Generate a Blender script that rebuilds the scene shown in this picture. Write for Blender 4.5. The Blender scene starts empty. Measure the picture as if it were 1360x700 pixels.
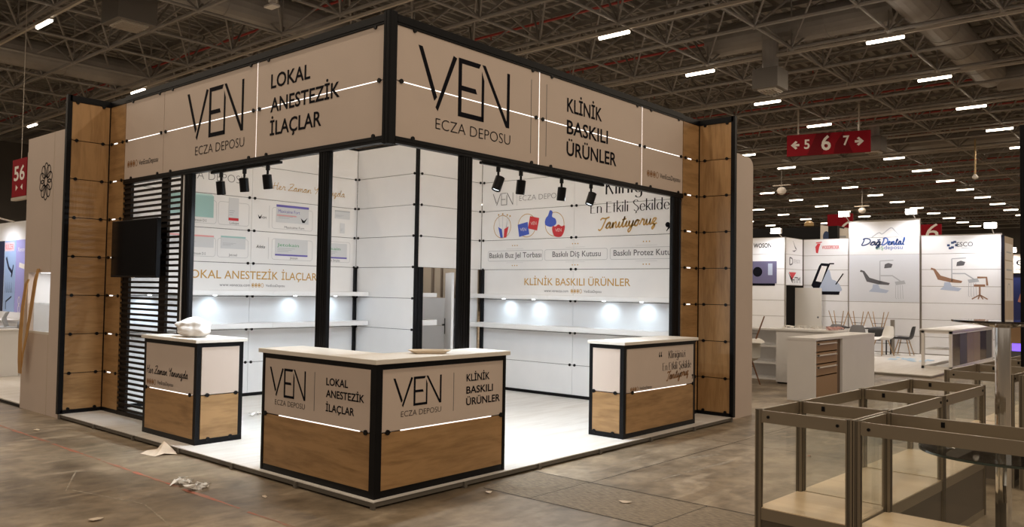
import bpy, bmesh, math, random
from mathutils import Vector, Matrix
random.seed(7)
SC = bpy.context.scene
COL = SC.collection
PI = math.pi

# ------------------------------------------------------------------ camera, world, exposure
cam = bpy.data.cameras.new('camera')
cam.sensor_width = 36.0
cam.lens = 36.0 * 1085.9 / 1360.0
cam.clip_end = 400
cam_o = bpy.data.objects.new('camera', cam)
cam_o.location = (-4.0414, -4.8501, 1.6151)
cam_o.rotation_euler = (1.6038, -0.0159, -0.8578)
COL.objects.link(cam_o)
SC.camera = cam_o
SC.view_settings.view_transform = 'Standard'
SC.view_settings.look = 'None'
SC.view_settings.gamma = 1.0
SC.view_settings.use_curve_mapping = False
SC.view_settings.exposure = 0.0
SC.cycles.transparent_max_bounces = 48
world = bpy.data.worlds.new('world')
SC.world = world
world.use_nodes = True
world.node_tree.nodes['Background'].inputs[0].default_value = (1.0, 0.84, 0.68, 1)
WORLD = 0.36          # the rest of the lit hall, beyond the open sides
HALL_LAMP = 106.0      # each fluorescent batten
SPOT = 106.0          # each track spotlight
SHELF_LED = 4.5
FLOOD = 140.0
world.node_tree.nodes['Background'].inputs[1].default_value = WORLD

FZ = -0.06            # hall floor level (stand deck = 0)
PH = 0.4859           # panel module height
def zn(n): return 0.0115 + PH * n

# ------------------------------------------------------------------ materials
MATS = {}
def mat(name, col, rough=0.5, metal=0.0, noise=0.0, nscale=6.0, stretch=(1, 1, 1), col2=None, bump=0.0, spec=None, emit=None, estr=0.0):
    if name in MATS: return MATS[name]
    m = bpy.data.materials.new(name); m.use_nodes = True
    nt = m.node_tree; b = nt.nodes['Principled BSDF']
    b.inputs['Base Color'].default_value = (*col, 1)
    b.inputs['Roughness'].default_value = rough
    b.inputs['Metallic'].default_value = metal
    if spec is not None: b.inputs['Specular IOR Level'].default_value = spec
    if emit:
        b.inputs['Emission Color'].default_value = (*emit, 1)
        b.inputs['Emission Strength'].default_value = estr
    c2 = col2 or tuple(max(0, c * (1 - noise)) for c in col)
    if noise or col2 or bump:
        tc = nt.nodes.new('ShaderNodeTexCoord'); mp = nt.nodes.new('ShaderNodeMapping')
        mp.inputs['Scale'].default_value = stretch
        nz = nt.nodes.new('ShaderNodeTexNoise'); nz.inputs['Scale'].default_value = nscale; nz.inputs['Detail'].default_value = 6
        nt.links.new(tc.outputs['Object'], mp.inputs[0]); nt.links.new(mp.outputs[0], nz.inputs['Vector'])
        cr = nt.nodes.new('ShaderNodeValToRGB')
        cr.color_ramp.elements[0].position = 0.35; cr.color_ramp.elements[1].position = 0.68
        cr.color_ramp.elements[0].color = (*col, 1); cr.color_ramp.elements[1].color = (*c2, 1)
        nt.links.new(nz.outputs['Fac'], cr.inputs[0]); nt.links.new(cr.outputs[0], b.inputs['Base Color'])
        if bump:
            bp = nt.nodes.new('ShaderNodeBump'); bp.inputs['Strength'].default_value = bump; bp.inputs['Distance'].default_value = 0.01
            nt.links.new(nz.outputs['Fac'], bp.inputs['Height']); nt.links.new(bp.outputs[0], b.inputs['Normal'])
    MATS[name] = m
    return m

def wood_mat(name, a, b_, stretch, rough=0.42):
    if name in MATS: return MATS[name]
    m = bpy.data.materials.new(name); m.use_nodes = True
    nt = m.node_tree; b = nt.nodes['Principled BSDF']; b.inputs['Roughness'].default_value = rough
    tc = nt.nodes.new('ShaderNodeTexCoord'); mp = nt.nodes.new('ShaderNodeMapping'); mp.inputs['Scale'].default_value = stretch
    oi = nt.nodes.new('ShaderNodeObjectInfo'); ad = nt.nodes.new('ShaderNodeVectorMath'); ad.operation = 'ADD'
    mul = nt.nodes.new('ShaderNodeMath'); mul.operation = 'MULTIPLY'; mul.inputs[1].default_value = 40
    nt.links.new(oi.outputs['Random'], mul.inputs[0]); nt.links.new(tc.outputs['Object'], ad.inputs[0]); nt.links.new(mul.outputs[0], ad.inputs[1])
    nt.links.new(ad.outputs[0], mp.inputs[0])
    n1 = nt.nodes.new('ShaderNodeTexNoise'); n1.inputs['Scale'].default_value = 1.0; n1.inputs['Detail'].default_value = 8; n1.inputs['Distortion'].default_value = 0.9
    n2 = nt.nodes.new('ShaderNodeTexNoise'); n2.inputs['Scale'].default_value = 5.0; n2.inputs['Detail'].default_value = 5
    nt.links.new(mp.outputs[0], n1.inputs['Vector']); nt.links.new(mp.outputs[0], n2.inputs['Vector'])
    mx = nt.nodes.new('ShaderNodeMath'); mx.operation = 'MULTIPLY_ADD'; mx.inputs[1].default_value = 0.45
    nt.links.new(n2.outputs['Fac'], mx.inputs[0]); nt.links.new(n1.outputs['Fac'], mx.inputs[2])
    cr = nt.nodes.new('ShaderNodeValToRGB'); e = cr.color_ramp.elements
    e[0].position = 0.5; e[0].color = (*b_, 1); e[1].position = 0.82; e[1].color = (*a, 1)
    nt.links.new(mx.outputs[0], cr.inputs[0]); nt.links.new(cr.outputs[0], b.inputs['Base Color'])
    MATS[name] = m
    return m

def glass_mat(name, tint, refl=1.45):
    if name in MATS: return MATS[name]
    m = bpy.data.materials.new(name); m.use_nodes = True; nt = m.node_tree; nt.nodes.clear()
    o = nt.nodes.new('ShaderNodeOutputMaterial'); mix = nt.nodes.new('ShaderNodeMixShader')
    t = nt.nodes.new('ShaderNodeBsdfTransparent'); t.inputs[0].default_value = (*tint, 1)
    g = nt.nodes.new('ShaderNodeBsdfGlossy'); g.inputs['Roughness'].default_value = 0.02; g.inputs[0].default_value = (1, 1, 1, 1)
    f = nt.nodes.new('ShaderNodeFresnel'); f.inputs[0].default_value = refl
    nt.links.new(f.outputs[0], mix.inputs[0]); nt.links.new(t.outputs[0], mix.inputs[1]); nt.links.new(g.outputs[0], mix.inputs[2])
    nt.links.new(mix.outputs[0], o.inputs[0])
    MATS[name] = m
    return m

def concrete():
    m = bpy.data.materials.new('worn_concrete'); m.use_nodes = True; nt = m.node_tree; b = nt.nodes['Principled BSDF']
    tc = nt.nodes.new('ShaderNodeTexCoord')
    def noise(sc, det, dist, st=(1, 1, 1), rot=0):
        mp = nt.nodes.new('ShaderNodeMapping'); mp.inputs['Scale'].default_value = st; mp.inputs['Rotation'].default_value = (0, 0, rot)
        n = nt.nodes.new('ShaderNodeTexNoise'); n.inputs['Scale'].default_value = sc; n.inputs['Detail'].default_value = det; n.inputs['Distortion'].default_value = dist
        nt.links.new(tc.outputs['Object'], mp.inputs[0]); nt.links.new(mp.outputs[0], n.inputs['Vector']); return n
    big = noise(0.7, 7, 0.7); fine = noise(9, 8, 0.2); scuff = noise(1.7, 9, 1.2, (0.5, 2.2, 1), 0.5)
    cr = nt.nodes.new('ShaderNodeValToRGB'); e = cr.color_ramp.elements
    e[0].position = 0.3; e[0].color = (0.10, 0.074, 0.047, 1); e[1].position = 0.66; e[1].color = (0.37, 0.29, 0.20, 1)
    nt.links.new(big.outputs['Fac'], cr.inputs[0])
    cs = nt.nodes.new('ShaderNodeValToRGB'); s = cs.color_ramp.elements
    s[0].position = 0.54; s[0].color = (0, 0, 0, 1); s[1].position = 0.68; s[1].color = (0.55, 0.55, 0.55, 1)
    nt.links.new(scuff.outputs['Fac'], cs.inputs[0])
    mx = nt.nodes.new('ShaderNodeMix'); mx.data_type = 'RGBA'
    nt.links.new(cs.outputs[0], mx.inputs[0]); nt.links.new(cr.outputs[0], mx.inputs[6]); mx.inputs[7].default_value = (0.50, 0.41, 0.30, 1)
    cf = nt.nodes.new('ShaderNodeValToRGB'); s = cf.color_ramp.elements
    s[0].position = 0.3; s[0].color = (0.62, 0.62, 0.62, 1); s[1].position = 0.6; s[1].color = (1, 1, 1, 1)
    nt.links.new(fine.outputs['Fac'], cf.inputs[0])
    m2 = nt.nodes.new('ShaderNodeMix'); m2.data_type = 'RGBA'; m2.blend_type = 'MULTIPLY'; m2.inputs[0].default_value = 0.8
    nt.links.new(mx.outputs[2], m2.inputs[6]); nt.links.new(cf.outputs[0], m2.inputs[7])
    st = noise(2.6, 10, 0.5, (1, 1.6, 1), 0.9); cd = nt.nodes.new('ShaderNodeValToRGB'); s = cd.color_ramp.elements
    s[0].position = 0.36; s[0].color = (0.52, 0.50, 0.47, 1); s[1].position = 0.53; s[1].color = (1, 1, 1, 1)
    nt.links.new(st.outputs['Fac'], cd.inputs[0])
    m3 = nt.nodes.new('ShaderNodeMix'); m3.data_type = 'RGBA'; m3.blend_type = 'MULTIPLY'; m3.inputs[0].default_value = 0.6
    nt.links.new(m2.outputs[2], m3.inputs[6]); nt.links.new(cd.outputs[0], m3.inputs[7])
    nt.links.new(m3.outputs[2], b.inputs['Base Color'])
    rr = nt.nodes.new('ShaderNodeMapRange'); rr.inputs[3].default_value = 0.28; rr.inputs[4].default_value = 0.62
    nt.links.new(scuff.outputs['Fac'], rr.inputs[0]); nt.links.new(rr.outputs[0], b.inputs['Roughness'])
    bp = nt.nodes.new('ShaderNodeBump'); bp.inputs['Strength'].default_value = 0.25; bp.inputs['Distance'].default_value = 0.01
    nt.links.new(fine.outputs['Fac'], bp.inputs['Height']); nt.links.new(bp.outputs[0], b.inputs['Normal'])
    return m

WHITE = mat('white_laminate', (0.80, 0.80, 0.81), 0.45, noise=0.03, nscale=3)
BEIGE = mat('warm_white_panel', (0.63, 0.522, 0.45), 0.5, noise=0.04, nscale=2)
BLACK = mat('black_aluminium', (0.004, 0.004, 0.005), 0.4, spec=0.18)
BLACKP = mat('black_plastic', (0.004, 0.004, 0.005), 0.4, spec=0.2)
INK = mat('black_ink', (0.006, 0.006, 0.010), 0.7, spec=0.08)
GREYINK = mat('grey_ink', (0.12, 0.12, 0.13), 0.6)
PALEINK = mat('pale_grey_ink', (0.50, 0.51, 0.53), 0.6)
GOLD = mat('gold_ink', (0.50, 0.29, 0.07), 0.5)
BROWNINK = mat('bronze_ink', (0.28, 0.13, 0.04), 0.5)
WOODH = wood_mat('oak_laminate_horizontal', (0.42, 0.246, 0.106), (0.265, 0.146, 0.056), (1.3, 1.3, 9))
WOODV = wood_mat('oak_laminate_vertical', (0.42, 0.246, 0.106), (0.265, 0.146, 0.056), (9, 9, 1.1))
DECK = wood_mat('pale_wood_laminate', (0.70, 0.675, 0.64), (0.60, 0.565, 0.52), (1.0, 7, 1), 0.4)
TOPM = mat('cream_worktop', (0.80, 0.75, 0.68), 0.35, noise=0.05, nscale=5)
ALU = mat('dull_aluminium', (0.30, 0.27, 0.23), 0.42, 0.5)
RAIL = mat('grey_edge_rail', (0.135, 0.12, 0.10), 0.5, spec=0.2)
SLATM = mat('dark_brown_slat', (0.014, 0.010, 0.008), 0.55, spec=0.2)
CHROME = mat('chrome', (0.75, 0.73, 0.70), 0.08, 1.0)
GLASS = glass_mat('clear_glass', (0.965, 0.975, 0.965), 1.35)
GLASSG = glass_mat('green_edged_glass', (0.84, 0.90, 0.87), 1.32)
GLASSEDGE = mat('glass_edge', (0.03, 0.05, 0.045), 0.1)
CASEALU = mat('bronze_anodised_aluminium', (0.27, 0.225, 0.165), 0.36, 0.55)
CASEWOOD = wood_mat('pale_beech_shelf', (0.72, 0.56, 0.37), (0.64, 0.48, 0.30), (7, 0.9, 1), 0.38)
CASEPANEL = mat('dark_brown_board', (0.085, 0.065, 0.045), 0.5)
TAN = mat('tan_board', (0.48, 0.39, 0.29), 0.55, noise=0.05, nscale=2)
STEEL = mat('grey_painted_steel', (0.30, 0.28, 0.26), 0.5, noise=0.15, nscale=2)
DUCTM = mat('galvanised_duct', (0.33, 0.31, 0.29), 0.5, 0.0, noise=0.2, nscale=1.2)
REDPIPE = mat('red_pipe', (0.36, 0.04, 0.035), 0.45)
CONDUIT = mat('pale_cable_tray', (0.46, 0.41, 0.35), 0.45)
ROOF = mat('grey_roof_sheet', (0.30, 0.285, 0.265), 0.55, noise=0.2, nscale=0.4)
TUBE = mat('fluorescent_tube', (1, 1, 1), 0.4, emit=(1.0, 0.88, 0.70), estr=9.0)
GLOW = mat('white_glow', (1, 1, 1), 0.4, emit=(1.0, 0.96, 0.92), estr=1.6)  # even glow for light leaking at panel seams; also the niche lamp
LEDDOT = mat('led_lens', (1, 1, 1), 0.4, emit=(0.9, 0.95, 1.0), estr=8.0)
FLOODM = mat('flood_lens', (1, 1, 1), 0.4, emit=(1.0, 0.95, 0.85), estr=22.0)
RED = mat('sign_red', (0.24, 0.006, 0.014), 0.6, spec=0.1)
REDD = mat('sign_dark_red', (0.13, 0.004, 0.009), 0.6, spec=0.1)
SIGNW = mat('sign_white', (0.78, 0.74, 0.70), 0.5)
WHITEP = mat('white_plastic', (0.78, 0.76, 0.74), 0.4)
for mm in ('fluorescent_tube', 'white_glow', 'led_lens', 'flood_lens'):
    MATS[mm].cycles.emission_sampling = 'NONE'

# ------------------------------------------------------------------ helpers
ORG = {}
def tag(o, label=None, cat=None, group=None, kind=None):
    if label: o['label'] = label
    if cat: o['category'] = cat
    if group: o['group'] = group
    if kind: o['kind'] = kind
    return o
def thing(name, label, cat, loc, group=None, kind=None):
    o = bpy.data.objects.new(name, None); o.empty_display_size = 0.1
    o.location = loc; COL.objects.link(o); ORG[o] = Vector(loc)
    return tag(o, label, cat, group, kind)
def copy_tree(o, parent=None):
    c = o.copy(); COL.objects.link(c); c.parent = parent
    if o in ORG: ORG[c] = ORG[o].copy()
    for ch in list(o.children): copy_tree(ch, c)
    return c
def FX(c): return lambda u, z, n=0.0: (c - n, -u, z)     # face looking towards -X, u = -y
def FY(c): return lambda u, z, n=0.0: (u, c - n, z)      # face looking towards -Y, u = x

class G:
    def __init__(s): s.v = []; s.f = []
    def add(s, vs, fs):
        k = len(s.v); s.v += [tuple(v) for v in vs]; s.f += [tuple(i + k for i in f) for f in fs]; return s
    def box(s, x0, x1, y0, y1, z0, z1):
        x0, x1 = sorted((x0, x1)); y0, y1 = sorted((y0, y1)); z0, z1 = sorted((z0, z1))
        return s.add([(x0,y0,z0),(x1,y0,z0),(x1,y1,z0),(x0,y1,z0),(x0,y0,z1),(x1,y0,z1),(x1,y1,z1),(x0,y1,z1)],
                     [(0,3,2,1),(4,5,6,7),(0,1,5,4),(1,2,6,5),(2,3,7,6),(3,0,4,7)])
    def fbox(s, fr, u0, u1, z0, z1, n0, n1):
        return s.prism(fr, [(u0,z0),(u1,z0),(u1,z1),(u0,z1)], n0, n1)
    def prism(s, fr, poly, n0, n1):
        k = len(poly)
        return s.add([fr(u, z, n0) for u, z in poly] + [fr(u, z, n1) for u, z in poly],
                     [tuple(range(k, 2*k)), tuple(reversed(range(k)))] + [(i, (i+1) % k, k + (i+1) % k, k + i) for i in range(k)])
    def tube(s, p, q, r, seg=8, r2=None, caps=True):
        p, q = Vector(p), Vector(q); d = (q - p)
        if d.length < 1e-6: return s
        d.normalize(); a = d.orthogonal().normalized(); b = d.cross(a); r2 = r if r2 is None else r2
        vs = [p + (a*math.cos(2*PI*i/seg) + b*math.sin(2*PI*i/seg))*r for i in range(seg)] + [q + (a*math.cos(2*PI*i/seg) + b*math.sin(2*PI*i/seg))*r2 for i in range(seg)]
        fs = [(i, (i+1) % seg, seg + (i+1) % seg, seg + i) for i in range(seg)]
        if caps: fs += [tuple(reversed(range(seg))), tuple(range(seg, 2*seg))]
        return s.add(vs, fs)
    def path(s, pts, r, seg=8):
        for a, b in zip(pts, pts[1:]): s.tube(a, b, r, seg)
        return s
    def lathe(s, c, prof, seg=32, axis=(0,0,1)):
        ax = Vector(axis).normalized(); a = ax.orthogonal().normalized(); b = ax.cross(a); c = Vector(c); vs = []; fs = []
        for r, h in prof:
            vs += [c + ax*h + (a*math.cos(2*PI*i/seg) + b*math.sin(2*PI*i/seg))*r for i in range(seg)]
        for j in range(len(prof)-1):
            fs += [(j*seg+i, j*seg+(i+1) % seg, (j+1)*seg+(i+1) % seg, (j+1)*seg+i) for i in range(seg)]
        fs += [tuple(reversed(range(seg))), tuple(range((len(prof)-1)*seg, len(prof)*seg))]
        return s.add(vs, fs)
    def disc(s, fr, u, z, r, n0, n1, seg=20, rz=None):
        rz = rz or r
        return s.prism(fr, [(u + r*math.cos(2*PI*i/seg), z + rz*math.sin(2*PI*i/seg)) for i in range(seg)], n0, n1)
    def ribbon(s, fr, pts, w, n=0.002, closed=False, wf=None):
        m = len(pts); L = []; Rr = []
        for i in range(m):
            if closed: a, b = pts[i-1], pts[(i+1) % m]
            else: a, b = pts[max(0, i-1)], pts[min(m-1, i+1)]
            dx, dz = b[0]-a[0], b[1]-a[1]; l = math.hypot(dx, dz) or 1e-9; dx /= l; dz /= l
            h = (wf(dx, dz) if wf else w) / 2
            L.append((pts[i][0]-dz*h, pts[i][1]+dx*h)); Rr.append((pts[i][0]+dz*h, pts[i][1]-dx*h))
        k = m if closed else m-1
        vs = [fr(u, z, n) for u, z in L] + [fr(u, z, n) for u, z in Rr]
        return s.add(vs, [(i, m+i, m+(i+1) % m, (i+1) % m) for i in range(k)])
    def build(s, name, material, parent=None, bevel=0.0, smooth=False, origin=None):
        me = bpy.data.meshes.new(name)
        off = Vector((0,0,0))
        if parent is not None: off = ORG[parent]
        elif origin is not None: off = Vector(origin)
        me.from_pydata([(v[0]-off.x, v[1]-off.y, v[2]-off.z) for v in s.v], [], s.f)
        me.update()
        if smooth:
            for p in me.polygons: p.use_smooth = True
        me.materials.append(material)
        o = bpy.data.objects.new(name, me); COL.objects.link(o)
        ORG[o] = off.copy()
        if parent is not None: o.parent = parent
        else: o.location = off
        if bevel:
            b = o.modifiers.new('bevel', 'BEVEL'); b.width = bevel; b.segments = 2; b.limit_method = 'ANGLE'
        if smooth:
            try:
                w = o.modifiers.new('wn', 'WEIGHTED_NORMAL'); w.keep_sharp = True
            except Exception: pass
        return o

def smooth_path(pts, k=6, closed=False):
    out = []; m = len(pts)
    rng = range(m) if closed else range(m-1)
    for i in rng:
        if closed: p0, p1, p2, p3 = pts[i-1], pts[i], pts[(i+1) % m], pts[(i+2) % m]
        else: p0, p1, p2, p3 = pts[max(0,i-1)], pts[i], pts[i+1], pts[min(m-1,i+2)]
        for j in range(k):
            t = j/k
            out.append(tuple(0.5*((2*p1[a]) + (-p0[a]+p2[a])*t + (2*p0[a]-5*p1[a]+4*p2[a]-p3[a])*t*t + (-p0[a]+3*p1[a]-3*p2[a]+p3[a])*t**3) for a in (0,1)))
    if not closed: out.append(tuple(pts[-1]))
    return out

_font_cache = {}
def font_mesh(body, off=0.0, shear=0.0):
    key = (body, off, shear)
    if key in _font_cache: return _font_cache[key]
    c = bpy.data.curves.new('lettering', 'FONT'); c.body = body; c.size = 1; c.resolution_u = 3; c.fill_mode = 'FRONT'
    c.offset = off; c.shear = shear
    o = bpy.data.objects.new('lettering', c); COL.objects.link(o)
    dg = bpy.context.evaluated_depsgraph_get(); dg.update()
    me = bpy.data.meshes.new_from_object(o.evaluated_get(dg))
    vs = [(v.co.x, v.co.y) for v in me.vertices]; fs = [tuple(p.vertices) for p in me.polygons]
    bpy.data.objects.remove(o); bpy.data.curves.remove(c); bpy.data.meshes.remove(me)
    _font_cache[key] = (vs, fs)
    return vs, fs
_capvs, _ = font_mesh('H'); CAP = max(v[1] for v in _capvs)
def text(g, body, fr, u, z, width, cap, n=0.002, off=0.0, shear=0.0, centre=False):
    vs, fs = font_mesh(body, off, shear)
    x0 = min(v[0] for v in vs); x1 = max(v[0] for v in vs)
    sx = width/(x1-x0); sz = cap/CAP
    if centre: u = u - width/2
    return g.add([fr(u + (v[0]-x0)*sx, z + v[1]*sz, n) for v in vs], fs)

# handwriting: strokes per letter (x-height 1), joined on the baseline
CUR = {
 'e': ([[(0,.1),(.4,.45),(.62,.8),(.42,1.02),(.2,.72),(.2,.28),(.48,.0),(.9,.15)]], .9),
 'r': ([[(0,.1),(.25,.75),(.35,1.1),(.5,.9),(.72,.92),(.66,.4),(.8,.02),(1.0,.15)]], 1.0),
 'a': ([[(0,.1),(.3,.7),(.75,.92),(.45,1.02),(.15,.6),(.2,.08),(.5,.08),(.75,.6),(.8,.95),(.76,.3),(.9,.0),(1.1,.15)]], 1.1),
 'n': ([[(0,.1),(.18,.95),(.22,.0),(.35,.6),(.62,1.0),(.76,.7),(.76,.2),(.9,.0),(1.1,.15)]], 1.1),
 'm': ([[(0,.1),(.18,.95),(.22,.0),(.35,.6),(.58,1.0),(.68,.7),(.68,.0),(.8,.6),(1.05,1.0),(1.16,.7),(1.16,.2),(1.3,.0),(1.5,.15)]], 1.5),
 'ı': ([[(0,.1),(.25,.95),(.22,.2),(.38,.0),(.6,.15)]], .6),
 'z': ([[(0,.1),(.15,.85),(.4,1.0),(.62,.85),(.2,.1),(.5,.05),(.55,-.4),(.3,-.8),(.2,-.5),(.6,0),(.9,.15)]], .9),
 'd': ([[(0,.1),(.3,.7),(.75,.92),(.45,1.02),(.15,.6),(.2,.08),(.5,.08),(.8,.7),(.98,2.0),(.82,.4),(.95,.0),(1.2,.15)]], 1.2),
 't': ([[(0,.1),(.3,1.0),(.42,1.8),(.28,.3),(.42,.0),(.7,.15)], [(.05,1.25),(.75,1.35)]], .7),
 'y': ([[(0,.1),(.15,.95),(.2,.2),(.4,.05),(.7,.4),(.82,.98),(.65,-.4),(.35,-.95),(.15,-.6),(.6,-.05),(1.0,.15)]], 1.0),
 'o': ([[(0,.1),(.2,.6),(.5,1.02),(.18,.7),(.2,.08),(.55,.05),(.75,.5),(.55,1.0),(.75,.85),(1.0,.8)]], 1.0),
 'u': ([[(0,.1),(.18,.95),(.18,.2),(.4,.02),(.65,.3),(.78,.95),(.75,.2),(.9,.0),(1.1,.15)]], 1.1),
 'H': ([[(.1,2.0),(.0,1.0),(.05,.0)], [(1.0,2.1),(.85,1.0),(.9,.0),(1.1,.1)], [(-.2,.85),(.4,1.1),(.95,1.05)]], 1.2),
 'Z': ([[(.1,1.75),(.5,2.0),(1.2,1.95),(.6,.9),(.0,.05),(.6,.1),(1.3,.1)], [(.3,1.05),(.95,1.05)]], 1.35),
 'Y': ([[(.0,2.0),(.1,1.3),(.5,1.2),(.9,1.7),(1.05,2.1),(.8,.8),(.5,-.1)], []], 1.15),
 'T': ([[(-.1,1.55),(.2,1.85),(.8,1.75),(1.5,1.95)], [(.95,1.8),(.7,.9),(.45,.1),(.1,-.25),(-.2,0.0)]], 1.1),
 'D': ([[(.3,1.9),(.2,1.0),(.0,.05),(.6,.1),(1.3,.8),(1.2,1.7),(.5,2.0),(.0,1.7)]], 1.4),
 'ğ': ([[(0,.1),(.3,.7),(.75,.92),(.45,1.02),(.15,.6),(.2,.08),(.5,.08),(.75,.6),(.8,.95),(.7,-.4),(.35,-.9),(.2,-.6),(.7,0),(1.1,.15)], [(.2,1.6),(.45,1.4),(.75,1.65)]], 1.1),
 'l': ([[(0,.1),(.35,.8),(.5,1.7),(.3,1.9),(.22,.4),(.35,.0),(.6,.15)]], .6),
 'i': ([[(0,.1),(.25,.95),(.22,.2),(.38,.0),(.6,.15)], [(.28,1.4),(.32,1.5)]], .6),
 ' ': ([], .7)}
def script_text(g, body, fr, u, z, width, xh, w, n=0.002, slant=0.25, rise=0.0, k=5):
    adv = sum(CUR[c][1] for c in body); sx = width/adv; x = 0.0
    for c in body:
        st, a = CUR[c]
        for p in st:
            if len(p) < 2: continue
            pts = [((x+q[0])*sx + slant*q[1]*xh*0.6 + u, z + q[1]*xh + rise*(x+q[0])/adv) for q in (smooth_path(p, k) if len(p) > 2 else p)]
            g.ribbon(fr, pts, w, n)
        x += a
    return g
# high-contrast display face (x-height 1): thick stems, hairline joins
def _arc(cx, cz, rx, rz, a0, a1, k=14): return [(cx+rx*math.cos(math.radians(a0+(a1-a0)*i/k)), cz+rz*math.sin(math.radians(a0+(a1-a0)*i/k))) for i in range(k+1)]
DIS = {
 'K': ([[(.1,0),(.1,1.6)], [(.15,.7),(.8,1.6)], [(.3,.9),(.75,0)]], .95),
 'l': ([[(.1,0),(.1,1.7)]], .32), 'i': ([[(.1,0),(.1,1)], [(.1,1.28),(.1,1.45)]], .32),
 'n': ([[(.1,0),(.1,1)], _arc(.36,.7,.26,.3,180,0) + [(.62,0)]], .85),
 'ğ': ([_arc(.38,.5,.3,.5,90,450,24), [(.68,1),(.68,-.2)] + _arc(.4,-.2,.28,.3,0,-160)[1:], _arc(.38,1.55,.18,.18,200,340)], .9),
 'z': ([[(.05,1),(.6,1)], [(.6,1),(.05,0)], [(.05,0),(.62,0)]], .72),
 'E': ([[(.1,0),(.1,1.6)], [(.1,1.58),(.75,1.58)], [(.1,.85),(.6,.85)], [(.1,.02),(.75,.02)]], .9),
 't': ([[(.2,0),(.2,1.4)], [(0,1),(.45,1)]], .5),
 'k': ([[(.1,0),(.1,1.7)], [(.15,.42),(.58,1)], [(.28,.55),(.62,0)]], .72),
 'Ş': ([[(.7,1.4)] + _arc(.42,1.22,.3,.38,40,180)[0:] + [(.3,.95),(.6,.7)] + _arc(.45,.4,.3,.4,10,-150), [(.45,0),(.5,-.2),(.35,-.32)]], .9),
 'e': ([[(.1,.52),(.66,.52)] , _arc(.38,.5,.3,.5,5,320,22)], .78),
 'd': ([_arc(.38,.5,.3,.5,0,360,24), [(.68,0),(.68,1.7)]], .88), ' ': ([], .45)}
def display_text(g, body, fr, u, z, width, xh, n=0.002, thick=0.19, thin=0.04):
    adv = sum(DIS[c][1] for c in body); sx = width/adv; x = 0.0
    wf = lambda dx, dz: (thin + (thick-thin)*abs(dz)**1.6)*xh
    for c in body:
        st, a = DIS[c]
        for p in st: g.ribbon(fr, [((x+q[0])*sx+u, z+q[1]*xh) for q in p], 0, n, wf=wf)
        x += a
    return g
def ven_logo(g, fr, u, z, w, h, n0=0.0, n1=0.002, light=1.0):
    # unit layout: width 1.235, height .55
    P = []
    def q(*pts): P.append(pts)
    t = 0.045*light; b = 0.046*light
    q((0,.55),(.045*light+.005,.548),(.228+.01*light,.125),(.205,.085))
    q((.222,.03),(.25,.0),(.487,.535),(.487-t,.55))
    q((.51,0),(.51+t,0),(.51+t,.55),(.51,.55))
    q((.51+t,.55-b),(.79,.55-b),(.815,.55),(.51+t,.55))
    q((.51+t,.25),(.765,.25),(.745,.25+b),(.51+t,.25+b))
    q((.51+t,0),(.865,0),(.845,b),(.51+t,b))
    q((.83,.03),(.865,0),(.865,.40),(.83,.48))
    q((.835,.55),(.88,.55),(1.2,.06),(1.2,0),(1.19,.0))
    q((1.2,0),(1.2+t*.9,0),(1.2+t*.9,.545),(1.2,.545))
    for p in P: g.prism(fr, [(u + a/1.24*w, z + c/.55*h) for a, c in p], n0, n1)
    return g
def social(g, fr, u, z, w, h, n=0.002):
    for i in range(4):
        g.ribbon(fr, [(u + w*(i+.45)/4 + w*.09*math.cos(a*PI/6), z + h/2 + h/2*math.sin(a*PI/6)) for a in range(12)], w*.032, n, closed=True)
        if i < 3: g.disc(fr, u + w*(i+.45)/4, z + h/2, w*.06, 0, n, 8, h*.3)
    return g
def rrect(g, fr, u0, u1, z0, z1, w, r=0.05, n=0.002):
    pts = []
    for cx, cz, a0 in ((u1-r,z1-r,0),(u0+r,z1-r,90),(u0+r,z0+r,180),(u1-r,z0+r,270)):
        pts += [(cx + r*math.cos(math.radians(a0+k*22.5)), cz + r*math.sin(math.radians(a0+k*22.5))) for k in range(5)]
    return g.ribbon(fr, pts, w, n, closed=True)
def connector(fr, u, z, parent, n=0.0, horizontal=True):
    g = G(); g.disc(fr, u, z, 0.0205, n, n+0.012, 14)
    if horizontal: g.fbox(fr, u-0.03, u+0.03, z-0.004, z+0.004, n, n+0.006)
    return g.build('connector', BLACKP, parent)

# ------------------------------------------------------------------ hall: floor, roof, trusses
g = G(); g.add([(-30,-40,FZ),(101,-40,FZ),(101,61,FZ),(-30,61,FZ)], [(0,1,2,3)])
floor = g.build('floor', concrete(), None); tag(floor, kind='structure')
JOINT = mat('dark_floor_joint', (0.035, 0.027, 0.018), 0.8)
def strip(a, b, w, m, name, dz=0.002, jag=0.0):
    a, b = Vector((*a, FZ+dz)), Vector((*b, FZ+dz)); d = (b-a).normalized(); p = Vector((-d.y, d.x, 0))
    n = max(1, int((b-a).length/0.12)) if jag else 1
    L = []; R_ = []
    for i in range(n+1):
        c = a + (b-a)*i/n; ww = w/2*(1 + random.uniform(-jag, jag)); sh = p*random.uniform(-jag, jag)*w*0.3
        L.append(c + p*ww + sh); R_.append(c - p*ww + sh)
    gg = G(); gg.add(L + R_, [(i, i+1, n+1+i+1, n+1+i) for i in range(n)])
    o = gg.build(name, m, floor); return o
for a, b, w in [((1.10,-.12),(1.10,-3.2),.012), ((1.90,.0),(1.91,-3.2),.012), ((1.86,-.66),(6.5,-.72),.008), ((1.10,-.62),(1.9,-.64),.008),
                ((1.10,-1.75),(1.9,-1.78),.008), ((-3,-3.0),(9,-3.1),.008), ((4.6,0),(4.62,-3.2),.008), ((7.4,-4),(7.4,-.1),.01), ((-2.6,-1),(-2.6,9),.008)]:
    strip(a, b, w, JOINT, 'floor_joint')
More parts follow.
